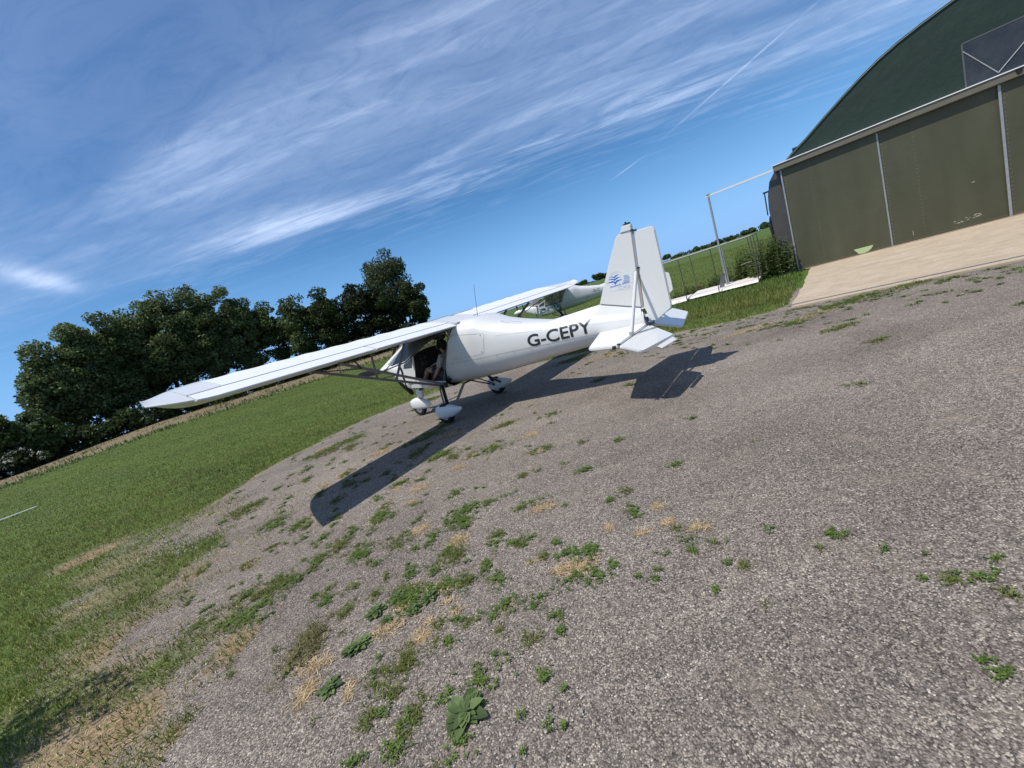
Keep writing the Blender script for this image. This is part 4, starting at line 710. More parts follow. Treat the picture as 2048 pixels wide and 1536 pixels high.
# ------------------------------------------------------------------ aircraft
AM=Matrix(((-.7894966,-.6135078,.0174135,-.838818),(.6132736,-.7896833,-.0171982,7.907846),(.0243024,-.0028987,.9997005,0),(0,0,0,1)))
FUS=[(.35,.565,1.70,.552,4.),(-.3,.565,1.69,.57,4.),(-.8,.535,1.655,.59,3.9),(-1.2,.465,1.53,.615,3.7),(-1.62,.385,1.405,.655,3.5),(-2.2,.29,1.275,.712,3.2),(-2.8,.185,1.205,.76,2.8),(-3.3,.105,1.14,.785,2.4),(-3.62,.05,1.10,.80,2.)]
FUS=sorted(FUS)
def shear(x): return -.60*np.clip((x+1.25)/.95,0,1)
def sec(x): return [interp(FUS,x,k) for k in (1,2,3,4)]
def fring(x,inset=0.,n=48):
    w_,zt,zb,e=sec(x); w_-=inset;zt-=inset;zb+=inset; zm=(zt+zb)/2;h=(zt-zb)/2; P=[]
    for i in range(n):
        t=2*math.pi*i/n; c,s=math.cos(t),math.sin(t)
        ee=e if s>0 else e*.72
        y=w_*math.copysign(abs(c)**(2/ee),c); z=zm+h*math.copysign(abs(s)**(2/ee),s)
        if s<0: y*=1-.10*abs(s)
        P.append((x+shear(x)*(z-1.15),y,z))
    return P
def side_y(x,z):
    xc=x
    for _ in range(6): xc=x-shear(xc)*(z-1.15)
    w_,zt,zb,e=sec(xc); zm=(zt+zb)/2;h=(zt-zb)/2; s=np.clip((z-zm)/h,-.999,.999)
    ee=e if s>0 else e*.72; th=abs(s)**(ee/2); y=w_*(1-th*th)**(1/ee)
    if s<0: y*=1-.10*th
    return y
NS=lambda t:(0.2969*math.sqrt(max(t,0))-.126*t-.3516*t*t+.2843*t**3-.1015*t**4)/.1000
def wsec(y,t0=0.,t1=1.,n=16,side=1,seg=None):
    ya=abs(y); s=max(0,(ya-4.0)/.72)
    xl=float(np.interp(ya,[4.0,4.08,4.18,4.28,4.40,4.52,4.62,4.68,4.72],[.72,.695,.62,.50,.29,.02,-.24,-.42,-.54])); xt=-.62+.05*max(0,(s-.7)/.3)**2; dz=.0154*(ya-.36)+.080*max(0,(s-.15)/.85)**1.7
    k=max(.02,1-s**2.6); ch=xl-xt; sc_=.4+.6*ch/1.34
    rib=abs(math.sin(math.pi*(ya-.36)/.455)) if ya<3.95 else 0
    U=[];L=[]
    for i in range(n+1):
        q=i/n; t=t0+(t1-t0)*(1-math.cos(q*math.pi*(.5 if t0==0 and t1<1 else 1)))/(1 if t0==0 and t1<1 else 2) if t0==0 else t0+(t1-t0)*q
        x=xl-ch*t; zc_=1.688-.066*t+dz
        up=.163*NS(t)*k*sc_ *(1-.055*rib*min(1,NS(t))); lo=.085*NS(t)*k*sc_
        U.append((x,y,zc_+up+.004)); L.append((x,y,zc_-lo-.004))
    return U,L
def loop(y,t0,t1,n=16):
    U,L=wsec(y,t0,t1,n); return U[::-1]+L[1 if t0==0 else 0:]
def strip_line(mb,pts,wd,side=1,off=.0025):
    """thin seam laid on the port (side=1) fuselage side through (x,z) points"""
    D=[]
    for a,b in zip(pts[:-1],pts[1:]):
        m=max(1,int(math.hypot(b[0]-a[0],b[1]-a[1])/.06))
        D+=[(a[0]+(b[0]-a[0])*i/m,a[1]+(b[1]-a[1])*i/m) for i in range(m)]
    D.append(pts[-1]); V=[]
    for i,(x,z) in enumerate(D):
        p=D[max(i-1,0)];q=D[min(i+1,len(D)-1)]; dx,dz=q[0]-p[0],q[1]-p[1]; l=math.hypot(dx,dz) or 1; nx,nz=-dz/l,dx/l
        for k in(-1,1):
            X,Z=x+nx*k*wd/2,z+nz*k*wd/2; V.append((X,side*(side_y(X,Z)+off),Z))
    mb.add(V,[(2*i,2*i+1,2*i+3,2*i+2) for i in range(len(D)-1)])
def text_mesh(txt,size=1.,bold=0.,subdiv=2,spacing=1.0):
    cu=bpy.data.curves.new('t','FONT'); cu.body=txt; cu.size=size; cu.offset=bold; cu.resolution_u=4; cu.space_character=spacing
    o=bpy.data.objects.new('t',cu); C.objects.link(o); dg=bpy.context.evaluated_depsgraph_get(); me=bpy.data.meshes.new_from_object(o.evaluated_get(dg)); bpy.data.objects.remove(o); bpy.data.curves.remove(cu)
    bm=bmesh.new(); bm.from_mesh(me); bmesh.ops.triangulate(bm,faces=bm.faces)
    if subdiv: bmesh.ops.subdivide_edges(bm,edges=bm.edges,cuts=subdiv,use_grid_fill=True)
    bm.to_mesh(me); bm.free(); return me
def fit_text(me,x0,x1,z0,h,slant=0.,fn=None,z1=None):
    """lay text on the port side: from local x0 to x1 (aft), base z0 (z1 at the end), cap height h"""
    v=np.array([p.co[:] for p in me.vertices]); mn,mx=v.min(0),v.max(0); s=(v[:,0]-mn[0])/(mx[0]-mn[0]); t=(v[:,1]-mn[1])/(mx[1]-mn[1])
    zb=z0 if z1 is None else z0+(z1-z0)*s
    X=x0+(x1-x0)*s-slant*t*h; Z=zb+t*h
    for i,p in enumerate(me.vertices): p.co=(X[i],fn(X[i],Z[i]),Z[i])
    return me
def wheel(c,r,wd,par,name='wheel'):
    m=MB(); prof=[(.60,-.5),(.80,-.5),(.93,-.42),(1,-.2),(1,.2),(.93,.42),(.80,.5),(.60,.5)]; n=28
    m.rings([[(c[0]+r*a*math.cos(2*math.pi*i/n),c[1]+wd*b,c[2]+r*a*math.sin(2*math.pi*i/n)) for a,b in prof] for i in range(n)]+[[(c[0]+r*a,c[1]+wd*b,c[2]) for a,b in prof]],closed=False)
    o=m.build('wheel',MBLK,par,smooth=True)
    MB().tube([(c[0],c[1]-wd*.4,c[2]),(c[0],c[1]+wd*.4,c[2])],r*.61,20,upv=(0,0,1)).tube([(c[0],c[1]-wd*.62,c[2]),(c[0],c[1]+wd*.62,c[2])],r*.16,10).build('rim',MMET,o,smooth=True); return o
def fairing(st,yc,par,label=None):
    R=[]
    for x,zt,zb,hw in st:
        zm,h=(zt+zb)/2,(zt-zb)/2; R.append([(x,yc+hw*math.copysign(abs(math.cos(t))**.8,math.cos(t)),zm+h*math.copysign(abs(math.sin(t))**.85,math.sin(t))) for t in [2*math.pi*i/20 for i in range(20)]])
    return MB().rings(R,cap=True).build('wheel_fairing',MW,par,smooth=True,label=label)
FM=[(.185,.245,.21,.012),(.165,.29,.15,.045),(.12,.335,.10,.075),(.02,.355,.082,.092),(-.10,.352,.088,.092),(-.22,.33,.115,.08),(-.34,.305,.16,.055),(-.43,.285,.21,.028),(-.465,.27,.235,.010)]
FN_=[(1.80,.27,.25,.012),(1.775,.315,.18,.045),(1.70,.345,.12,.07),(1.58,.37,.095,.08),(1.45,.36,.095,.078),(1.35,.32,.105,.065),(1.26,.27,.125,.04),(1.19,.215,.15,.014)]
def aircraft(second=False):
    ro=empty('microlight_aircraft',mat=AM)
    fu=MB().rings([fring(x) for x in np.concatenate([np.linspace(-.27,-1.3,16),np.linspace(-1.45,-3.62,20)])]).add(fring(-3.62),[tuple(range(48))]).build('fuselage',MW,ro,smooth=True)
    MB().rings([fring(x,.02) for x in np.linspace(-.272,-.95,6)]).add(fring(-.95,.02),[tuple(range(48))]).build('cabin_lining',MINT,ro)
    g=MB()
    for sd_ in (1,-1):
        strip_line(g,[(-.14,1.012),(-1.34,.985),(-2.2,.963),(-2.885,.943),(-3.6,.882)],.006,sd_)
        strip_line(g,[(-.45,1.50),(-1.10,1.385),(-1.145,1.36),(-1.06,1.075),(-1.03,1.055),(-.44,1.06),(-.40,1.09)],.005,sd_)
    g.build('panel_seam',MGAPL,fu)
    rv=MB()
    for x in np.linspace(-.35,-3.4,11): rv.add([(x+a*.006,side_y(x,1.03-.02*-x*.8)+.003,1.005+x*.022+b*.006) for a,b in((-1,-1),(1,-1),(1,1),(-1,1))],[(0,1,2,3)])
    for x,z in ((-.5,1.475),(-1.08,1.36),(-1.02,1.09),(-.47,1.09)): rv.add([(x+a*.008,side_y(x,z)+.004,z+b*.008) for a,b in((-1,-1),(1,-1),(1,1),(-1,1))],[(0,1,2,3)])
    split_build(rv,'fastener',MGAP,fu)
    # moulded ridge along the boom
    for z0,z1,x0 in ((1.205,1.085,-2.35),(1.30,1.02,-1.35)):
        V=[]
        D=np.linspace(x0,-3.55,26)
        for x in D:
            z=z0+(z1-z0)*(x-x0)/(-3.55-x0)
            for dz,o_ in ((-.014,.0005),(0,.0035),(.014,.0005)): V.append((x,side_y(x,z+dz)+o_,z+dz))
        MB().add(V,[(3*i+k,3*i+k+1,3*i+4+k,3*i+3+k) for i in range(len(D)-1) for k in(0,1)]).build('moulding_ridge',MW,fu,smooth=True)
    V=[];n=26
    for i in range(n):
        t=2*math.pi*i/n; V.append((-1.54+.20*math.cos(t),.17+.045*math.sin(t)))
    def top_z(x,y):
        w_,zt,zb,e=sec(x); return (zt+zb)/2+(zt-zb)/2*(1-(abs(y)/w_)**e)**(1/e)
    q=[(x,y,top_z(x,y)+.003) for x,y in V]+[(-1.54+(x+1.54)*.965,.17+(y-.17)*.87,top_z(x,y)+.003) for x,y in V]
    MB().add(q,[(i,(i+1)%n,n+(i+1)%n,n+i) for i in range(n)]).build('inspection_ring',MGAP,fu)
    # dorsal fairing
    D=[(-2.15,1.27,.10),(-2.4,1.296,.085),(-2.7,1.312,.065),(-3.02,1.33,.035),(-3.25,1.258,.032),(-3.60,1.15,.028)]
    MB().rings([[(x,-w_*1.7,interp(FUS,x,2)-.06),(x,-w_,interp(FUS,x,2)+.3*(z-interp(FUS,x,2))),(x,-w_*.35,z-.006),(x,0,z),(x,w_*.35,z-.006),(x,w_,interp(FUS,x,2)+.3*(z-interp(FUS,x,2))),(x,w_*1.7,interp(FUS,x,2)-.06)] for x,z,w_ in D],closed=False).build('dorsal_fairing',MW,ro,smooth=True)
    # fin and rudder
    fin=[(-3.032,1.333),(-3.12,1.50),(-3.30,1.835),(-3.455,2.10),(-3.475,2.14),(-3.51,2.172),(-3.56,2.18),(-3.712,2.162),(-3.672,1.74),(-3.619,1.152)]
    MB().prism([(a,0,b) for a,b in fin],(0,.05,0)).build('fin',MW,ro,bevel=.012)
    cap=MB().prism([(-3.545,0,2.18),(-3.575,0,2.205),(-3.585,0,2.25),(-3.60,0,2.262),(-3.725,0,2.252),(-3.715,0,2.17)],(0,.07,0)).build('fin_cap',MW,ro,bevel=.01)
    MB().box((-3.66,0,2.268),(.09,.05,.018),Matrix.Rotation(.08,3,'Y')).box((-3.65,0,2.285),(.02,.02,.03)).build('beacon_mount',MDK,cap)
    ru=[(-3.745,2.150),(-3.955,2.142),(-3.985,2.125),(-3.997,2.09),(-4.002,1.6),(-4.005,1.10),(-3.995,1.065),(-3.975,1.045),(-3.79,.938),(-3.765,.932),(-3.70,.945),(-3.648,1.14),(-3.70,1.72)]
    rd=MB().prism([(a,0,b) for a,b in ru],(0,.042,0)).build('rudder',MW,ro,bevel=.010)
    MB().prism([(-4.008,0,1.532),(-4.052,0,1.505),(-4.060,0,1.40),(-4.057,0,1.285),(-4.010,0,1.25)],(0,.006,0)).build('trim_plate',MW,rd)
    MB().tube([(-3.722,0,2.16),(-3.68,0,1.72),(-3.628,0,1.14)],.011,8).build('hinge_tube',simple('tan_tube' if not second else 'tan_tube2',(.42,.36,.29),.6),ro,smooth=True)
    split_build(MB().box((-3.712,0,2.168),(.028,.06,.022)).box((-3.752,0,2.158),(.028,.05,.02)).box((-3.69,0,1.68),(.04,.055,.02)).box((-3.635,0,1.10),(.035,.06,.05)).box((-3.655,.03,.98),(.035,.04,.06)).box((-3.68,.0,.905),(.07,.14,.022)).tube([(-3.63,.05,1.02),(-3.70,.12,.88)],.012,6),'hinge_bracket',MDK,ro)
    # tailplane
    for s in (1,-1):
        tp=[(-2.97,.10,.925),(-3.20,1.07,.896),(-3.24,1.105,.895),(-3.648,1.245,.893),(-3.648,.05,.893),(-3.60,.03,.92)]
        MB().prism([(a,s*b,c) for a,b,c in tp],(0,0,.045)).build('tailplane',MW,ro,bevel=.010)
        ca,sa=math.cos(R_(25)),math.sin(R_(25)); E=lambda a,y,o=0.: (-3.66-a*ca+o*-sa,s*y,.893-a*sa+o*ca)
        el=MB().prism([E(.005,.12),E(.005,1.245),E(.04,1.262),E(.245,1.235),E(.275,1.205),E(.283,1.16),E(.388,.30),E(.375,.25),E(.05,.07)],tuple(Vector((-sa,0,ca))*.034)).build('elevator',MW,ro,bevel=.009)
        if s==1: MB().prism([E(.345,.875),E(.408,.90),E(.464,.40),E(.392,.345)],tuple(Vector((-sa,0,ca))*.008)).build('trim_plate',MW,el)
        split_build(MB().box((-3.642,s*1.20,.895),(.035,.04,.05)).box((-3.61,s*1.265,.893),(.04,.022,.04)),'hinge_bracket',MDK,ro)
        MB().tube([(-3.643,s*.05,.893),(-3.643,s*1.19,.893)],.008,6).build('hinge_tube',MGAP,ro)
        MB().tube([(-3.655,s*.035,1.63),(-3.648,s*.715,.925)],.019,8,sx=1.7,upv=(1,0,0)).build('tail_strut',MW,ro,smooth=True)
        split_build(MB().box((-3.648,s*.72,.93),(.05,.03,.05)).box((-3.655,s*.035,1.635),(.035,.03,.04)),'strut_bracket',MMET,ro)
    # wings
    for s in (1,-1):
        ys=list(np.linspace(.36,3.98,52))
        wg=MB().rings([[(x,s*y,z) for x,y,z in loop(y_,0,.80)] for y_ in ys],cap=True).build('wing',MF,ro,smooth=True)
        yt=list(np.linspace(3.985,4.335,6)); yf=list(np.linspace(4.345,4.70,13))
        MB().rings([[(x,s*y,z) for x,y,z in loop(y_,0,.80)] for y_ in yt],cap=True).rings([[(x,s*y,z) for x,y,z in loop(y_,0,1)] for y_ in yf],cap=True).build('wing_tip',MF if False else MW,wg,smooth=True)
        for nm,a,b in (('flap',.40,2.14),('aileron',2.17,4.325)):
            MB().rings([[(x,s*y,z-.004) for x,y,z in loop(y_,.815,1.,5)] for y_ in np.linspace(a,b,24)],cap=True).build(nm,MF,wg,smooth=True)
        gp=MB()
        for y0,y1 in ((.4,4.33),):
            U0=[(wsec(y_,0.,.8)[0][-1]) for y_ in np.linspace(y0,y1,30)]
            V=[]
            for x,y,z in U0: V+= [(x-.002,s*y,z-.012),(x-.010,s*y,z-.014)]
            gp.add(V,[(2*i,2*i+1,2*i+3,2*i+2) for i in range(len(U0)-1)])
        gp.build('hinge_gap',MGAPL,wg)
        # struts
        bt=(.06,s*.58,.665)
        MB().tube([(.10,s*.585,.665),(.45,s*2.64,1.625)],.022,8,sx=1.5,upv=(0,0,1)).build('front_strut',MSTR,ro,smooth=True)
        MB().tube([(-.02,s*.59,.675),(-.25,s*2.54,1.605)],.022,8,sx=1.5,upv=(0,0,1)).build('rear_strut',MSTR,ro,smooth=True)
        MB().tube([(.285,s*1.67,1.165),(.29,s*1.62,1.60)],.018,8).build('jury_strut',MSTR,ro,smooth=True)
        MB().tube([(.215,s*1.38,1.035),(.19,s*.97,1.60)],.020,8,sx=1.3).build('jury_strut',MSTR,ro,smooth=True)
        MB().tube([(.285,s*1.67,1.16),(-.13,s*1.60,1.155)],.010,6).build('jury_strut',MSTR,ro,smooth=True)
        MB().tube([(-.28,s*2.25,1.44),(-.36,s*3.0,1.60)],.010,6).tube([(-.28,s*2.25,1.44),(-.22,s*2.3,1.60)],.012,6).build('aileron_rod',MSTD,ro,smooth=True)
        MB().box((.04,s*.575,.675),(.20,.05,.05)).box((-.06,s*.60,.66),(.07,.05,.09)).box((.06,s*.60,.63),(.06,.04,.07)).build('strut_fitting',MDK,ro,bevel=.006)
    # centre section
    cn=MB().rings([[(x if t_ else x,y_,z-.004) for t_,(x,y,z) in enumerate(loop(.36,0,.955))] for y_ in np.linspace(-.352,.352,9)],cap=True).build('roof_panel',MW,ro,smooth=True)
    split_build(MB().box((-.50,.40,1.66),(.30,.07,.02)).box((-.50,-.40,1.66),(.30,.07,.02)),'wing_root_pin',MGAPL,ro,bevel=.004)
    MB().box((.1,.36,1.845-.02),(1.0,.012,.01)).box((.1,-.36,1.845-.02),(1.0,.012,.01)).build('root_gap',MGAP,cn)
    an=MB().tube([(-.80,.06,1.62),(-.80,.06,1.655)],[.022,.012],10).tube([(-.80,.06,1.65),(-.93,.06,2.20)],[.0045,.0025],6).build('aerial',MDK,ro,smooth=True)
    # lower cabin and nose cowling
    tb=MB(); 
    def tub(x,zs,zb,w_,wb): return [(x,w_,zs),(x,w_*1.0,zs-.06),(x,w_*.97,zb+.10),(x,wb+.05,zb+.03),(x,wb,zb),(x,-wb,zb),(x,-wb-.05,zb+.03),(x,-w_*.97,zb+.10),(x,-w_,zs-.06),(x,-w_,zs)]
    MB().rings([tub(-.06,.725,.572,.563,.38),tub(.3,.765,.565,.563,.36),tub(.72,.84,.575,.56,.33),tub(.95,.90,.60,.55,.30)],closed=False).build('lower_cabin',MW,ro,smooth=True)
    MB().rings([[(x-(0.),a*.985,b+.012) for x,a,b in r] for r in (tub(-.06,.725,.572,.563,.38),tub(.3,.765,.565,.563,.36),tub(.72,.84,.575,.56,.33),tub(1.2,.90,.65,.52,.30))],closed=False).build('cabin_floor',MINT,ro)
    def nring(x,w_,zt,zb,e=3.2,n=32):
        zm,h=(zt+zb)/2,(zt-zb)/2; return [(x,w_*math.copysign(abs(math.cos(t))**(2/e),math.cos(t)),zm+h*math.copysign(abs(math.sin(t))**(2/e),math.sin(t))) for t in [2*math.pi*i/n for i in range(n)]]
    cw=MB().rings([nring(.95,.556,1.235,.60,4.5),nring(1.1,.54,1.245,.64,4.2),nring(1.25,.50,1.25,.72,3.8),nring(1.5,.42,1.245,.86,3.2),nring(1.72,.335,1.225,.985,2.8),nring(1.88,.25,1.20,1.02,2.4),nring(1.96,.15,1.16,1.05,2.1)],cap=True).build('nose_cowling',MW,ro,smooth=True)
    for s in (1,-1):
        MB().prism([(.735,s*.563,.80),(1.0,s*.556,.80),(1.0,s*.556,1.20),(.93,s*.556,1.225),(.56,s*.56,1.345),(.58,s*.56,1.26),(.655,s*.562,1.0)],(0,.016,0)).build('door_sill_panel',MW,ro,bevel=.004)
        MB().prism([(.945,s*.570,1.11),(.90,s*.570,1.185),(.61,s*.572,1.285),(.705,s*.572,1.095)],(0,.004,0)).build('quarter_window',simple('dark_window'+('2' if second else '')+('p' if s>0 else 's'),(.06,.08,.10),.12,var=.3),ro)
        MB().tube([(.60,s*.55,1.32),(.64,s*.53,1.45),(.70,s*.50,1.67)],.014,8).build('windscreen_post',MSTD,ro,smooth=True)
        MB().tube([(-.52,s*.562,1.60),(-.01,s*.568,.73)],.010,6).build('door_seal',MGAP,ro)
    MB().tube([(1.06,.548,1.20),(1.045,.556,1.05),(1.06,.556,.92),(1.10,.52,.74)],.022,8,sx=.5).build('cowling_gap',MDK,cw,smooth=True)
    # windscreen
    base=[(.95,.556,1.205),(1.18,.50,1.225),(1.36,.36,1.25),(1.46,.15,1.262),(1.47,0,1.265)]; base=base+[(x,-y,z) for x,y,z in base[::-1][1:]]
    top=[(.60,.545,1.62),(.70,.50,1.675),(.715,.33,1.69),(.715,.15,1.69),(.715,0,1.69)]; top=top+[(x,-y,z) for x,y,z in top[::-1][1:]]
    MB().rings([[tuple(Vector(b)*(1-t)+Vector(a)*t+Vector((.045*math.sin(math.pi*t),0,.05*math.sin(math.pi*t)))) for a,b in zip(top,base)] for t in np.linspace(0,1,7)],closed=False).build('windscreen',MGL,ro,smooth=True)
    MB().tube([(x+.005,y,z) for x,y,z in base],.012,6).build('windscreen_frame',MW,ro,smooth=True)
    # doors
    if not second:
        dr=[(-.49,.56,1.605),(.66,.56,1.58),(.955,1.085,1.235),(.90,1.10,1.205),(.62,1.12,1.235),(.20,1.10,1.275),(-.13,.80,1.485)]
        dm=empty('open_door'); dm.parent=ro
        nrm=Vector((0,.5,.78)).normalized()
        inn=[(-.38,.60,1.585),(.60,.59,1.565),(.83,.98,1.30),(.60,1.08,1.26),(.22,1.07,1.295),(-.08,.79,1.483)]
        MB().prism(inn,tuple(nrm*.004)).build('door_glass',MGL,dm)
        MB().prism([(.655,.565,1.575),(.955,1.085,1.235),(.90,1.10,1.205),(.78,1.06,1.235),(.63,.66,1.50)],tuple(nrm*.02)).build('door_frame',MW,dm,bevel=.004)
        MB().tube([(.86,1.10,1.21),(.58,1.115,1.235),(.20,1.10,1.272),(-.12,.81,1.475),(-.49,.57,1.60)],.012,6).build('door_edge',MDK,dm,smooth=True)
        MB().tube([(.66,.56,1.585),(-.49,.56,1.61)],.012,6).build('door_hinge',MDK,dm,smooth=True)
    for s in ((-1,) if not second else (1,-1)):
        dm=empty('closed_door'); dm.parent=ro
        MB().prism([(-.03,s*.566,.735),(.72,s*.563,.82),(.655,s*.564,1.02),(-.20,s*.570,1.02)],(0,.014,0)).build('door_panel',MW,dm,bevel=.004)
        MB().prism([(-.20,s*.568,1.03),(.65,s*.564,1.03),(.56,s*.56,1.33),(.62,s*.55,1.57),(-.50,s*.55,1.60)],(0,.005,0)).build('door_glass',MGL,dm)
        MB().tube([(-.20,s*.572,1.03),(.65,s*.568,1.03),(.56,s*.564,1.33),(.62,s*.554,1.57),(-.50,s*.556,1.60),(-.20,s*.572,1.03)],.016,6).build('door_frame',MDK,dm,smooth=True)
    # interior
    pan=MB().prism([(.72,y,z) for y,z in [(-.54,.85),(.54,.85),(.54,1.16),(.47,1.27),(.33,1.335),(.1,1.355),(-.1,1.355),(-.33,1.335),(-.47,1.27),(-.54,1.16)]],(.05,0,0)).build('instrument_panel',MPAN,ro)
    iv=MB()
    for y,z,r in ((.30,1.20,.04),(.19,1.20,.04),(.30,1.09,.04),(.19,1.09,.035),(-.02,1.20,.03),(-.02,1.10,.03),(-.25,1.18,.045),(-.25,1.06,.035)): iv.tube([(.695,y,z),(.68,y,z)],r,14)
    split_build(iv,'gauge',simple('gauge_bezel'+('2' if second else ''),(.10,.10,.105),.3),pan)
    MB().rings([[(.74,y,1.345-.25*y*y*2) for y in np.linspace(-.5,.5,9)],[(1.2,y*.9,1.25-.25*y*y) for y in np.linspace(-.5,.5,9)]],closed=False).build('dash_top',MINT,ro)
    MB().prism([(.74,-.54,.62),(.74,.54,.62),(.74,.54,.9),(.74,-.54,.9)],(.02,0,0)).build('footwell_bulkhead',MINT,ro)
    for y in (.28,-.28):
        st=MB().box((.13,y,.74),(.46,.42,.10)).build('seat',MINT,ro,bevel=.03)
        MB().box((-.17,y,1.03),(.10,.42,.60),Matrix.Rotation(-.35,3,'Y')).build('seat_back',MINT,st,bevel=.03)
    MB().tube([(.35,0,.62),(.42,0,.95)],.012,8).build('control_stick',MDK,ro)
    # undercarriage
    for s in (1,-1):
        u=empty('main_gear_leg'); u.parent=ro
        MB().tube([(.44,s*.30,.565),(.02,s*.72,.24)],.014,8,sx=1.2).build('leg_tube',MSTD if s<0 else MSTR,u,smooth=True)
        MB().tube([(-.22,s*.30,.575),(-.22,s*.72,.26)],.022,8,sx=1.3).build('leg_tube',MSTD if s<0 else MSTR,u,smooth=True)
        MB().tube([(.03,s*.58,.655),(.02,s*.60,.60)],.015,8).tube([(.02,s*.60,.60),(.015,s*.62,.585),(-.05,s*.70,.33),(-.06,s*.71,.30)],[.018,.031,.031,.016],10).build('shock_absorber',MBLK,u,smooth=True)
        MB().tube([(-.06,s*.66,.24),(-.05,s*.80,.20)],.022,8).build('axle',MDK,u)
        wheel((-.05,s*.80,.185),.185,.12,ro); fairing(FM,s*.80,ro)
        MB().tube([(.04,s*.893,.135),(.04,s*.898,.135)],.012,10).build('drain_hole',MDK,ro)
    MB().tube([(.42,-.30,.56),(.42,.30,.56)],.018,8).tube([(-.22,-.3,.57),(-.22,.3,.57)],.018,8).tube([(.1,-.3,.56),(-.05,-.72,.25)],.012,6).build('cross_tube',MSTD,ro,smooth=True)
    MB().prism([(1.475,0,.66),(1.25,0,.64),(1.345,0,.34),(1.53,0,.35)],(0,.055,0)).build('nose_leg',MW,ro,bevel=.015)
    MB().tube([(1.42,0,.36),(1.52,0,.15)],.03,8).box((1.44,0,.375),(.13,.05,.02)).build('fork',MDK,ro)
    wheel((1.56,0,.135),.175,.10,ro); fairing(FN_,0.,ro)
    # propeller
    ph=empty('propeller'); ph.parent=ro
    hb=MB().tube([(1.94,0,1.10),(2.10,0,1.10),(2.16,0,1.10)],[.075,.07,.03],16)
    if second: hb=MB().tube([(1.94,0,1.10),(2.05,0,1.10),(2.16,0,1.10),(2.26,0,1.10),(2.31,0,1.10)],[.13,.125,.10,.055,.01],18)
    hb.build('hub',MDK if not second else MW,ph,smooth=True)
    mpb=simple('propeller_blade'+('2' if second else ''),(.030,.020,.016),.35)
    for a in ((7,127,243.5) if not second else (80,200,320)):
        t=R_(a); d=Vector((0,math.cos(t),math.sin(t))); e=Vector((0,-math.sin(t),math.cos(t))); R=[]
        for r,ch,tw in ((.05,.05,60),(.14,.08,50),(.28,.15,40),(.45,.16,32),(.62,.135,26),(.76,.10,22),(.81,.065,20),(.825,.02,20)):
            tw=R_(tw); ax=(e*math.cos(tw)+Vector((1,0,0))*math.sin(tw)); th=Vector((1,0,0))*math.cos(tw)-e*math.sin(tw); c0=Vector((2.08,0,1.10))+d*r
            R.append([c0+ax*(ch/2*math.cos(q))+th*(ch*.09*math.sin(q)) for q in [2*math.pi*i/12 for i in range(12)]])
        MB().rings(R,cap=True).build('blade',mpb,ph,smooth=True)
    sy=lambda x,z: side_y(x,z)+.0045
    if not second:
        me=text_mesh("G-CEPY",.26,.0045); fit_text(me,-1.862,-2.895,.978,.190,0,sy,.977); link('registration_letters',me,MTXT,ro)
        fy=lambda x,z:.0285
        MB().prism([(x,.0262,z) for x,z in [(-3.215,1.56),(-3.205,1.475),(-3.57,1.437),(-3.605,1.64),(-3.50,1.70),(-3.30,1.735),(-3.262,1.66)]],(0,.0012,0)).build('decal_film',MDEC,ro)
        lg=MB(); y=.0282
        for P_ in ([(-3.262,1.668),(-3.325,1.655),(-3.338,1.636),(-3.358,1.652),(-3.405,1.668),(-3.360,1.664),(-3.338,1.650),(-3.32,1.661)],
                   [(-3.245,1.636),(-3.318,1.624),(-3.334,1.600),(-3.36,1.618),(-3.425,1.632),(-3.362,1.632),(-3.336,1.617),(-3.316,1.634)],
                   [(-3.212,1.597),(-3.312,1.585),(-3.332,1.551),(-3.365,1.578),(-3.45,1.594),(-3.366,1.596),(-3.336,1.577),(-3.31,1.602)]):
            cx_=sum(a for a,_ in P_)/8; cz_=sum(b for _,b in P_)/8; lg.prism([(a,y,b-(.0035 if i_ in(1,2,3) else -.0035 if i_ in(5,6,7) else 0)) for i_,(a,b) in enumerate(P_)],(0,.001,0))
        lg.build('bird_emblem',MBLUE,ro)
        n=40; rg=MB(); V=[]
        for i in range(n+1):
            t=math.pi*(.12+1.0*i/n)-.5
            for r_ in (.079,.083): V.append((-3.345-r_*math.cos(t),y,1.612+r_*math.sin(t)))
        rg.add(V,[(2*i,2*i+1,2*i+3,2*i+2) for i in range(n)]); 
        V=[]
        for i in range(21):
            t=math.pi*(.25+.45*i/20)
            for r_ in (.115,.118): V.append((-3.36-r_*math.cos(t),y,1.60+r_*math.sin(t)))
        rg.add(V,[(2*i,2*i+1,2*i+3,2*i+2) for i in range(20)]); rg.build('emblem_ring',MGRV,ro)
        def dec(t,x0,x1,z,h,m,z1=None,b=.014,sl=0.): link('decal_text',fit_text(text_mesh(t,1.,b,0),x0,x1,z,h,sl,lambda X,Z:y+.0008,z1),m,ro)
        dec("IKARUS",-3.256,-3.408,1.517,.022,MBLUE,1.521,.012); dec("2006",-3.428,-3.535,1.522,.024,MBLUE,1.522)
        dec("2005",-3.450,-3.543,1.552,.021,MBLU2,1.550); dec("2004",-3.468,-3.552,1.579,.019,MBLU2,1.578); dec("2003",-3.472,-3.547,1.603,.016,MBLU2,1.602); dec("2002",-3.470,-3.530,1.625,.012,MBLU2,1.622)
        dec("C42",-3.357,-3.535,1.468,.042,MGRV,1.458,-.002)
        MB().prism([(-3.545,y,1.520),(-3.605,y,1.517),(-3.605,y,1.514),(-3.545,y,1.516)],(0,.001,0)).build('decal_line',MGRV,ro)
    else:
        me=text_mesh("G-C",1.,.0,1); fit_text(me,-1.80,-2.14,1.03,.13,0,sy,1.03); link('registration_letters',me,MTXT,ro)
        me=text_mesh("CO.UK",1.,.01,0); fit_text(me,-1.35,-1.60,.86,.05,0,sy,.87); link('web_lettering',me,MTXT,ro)
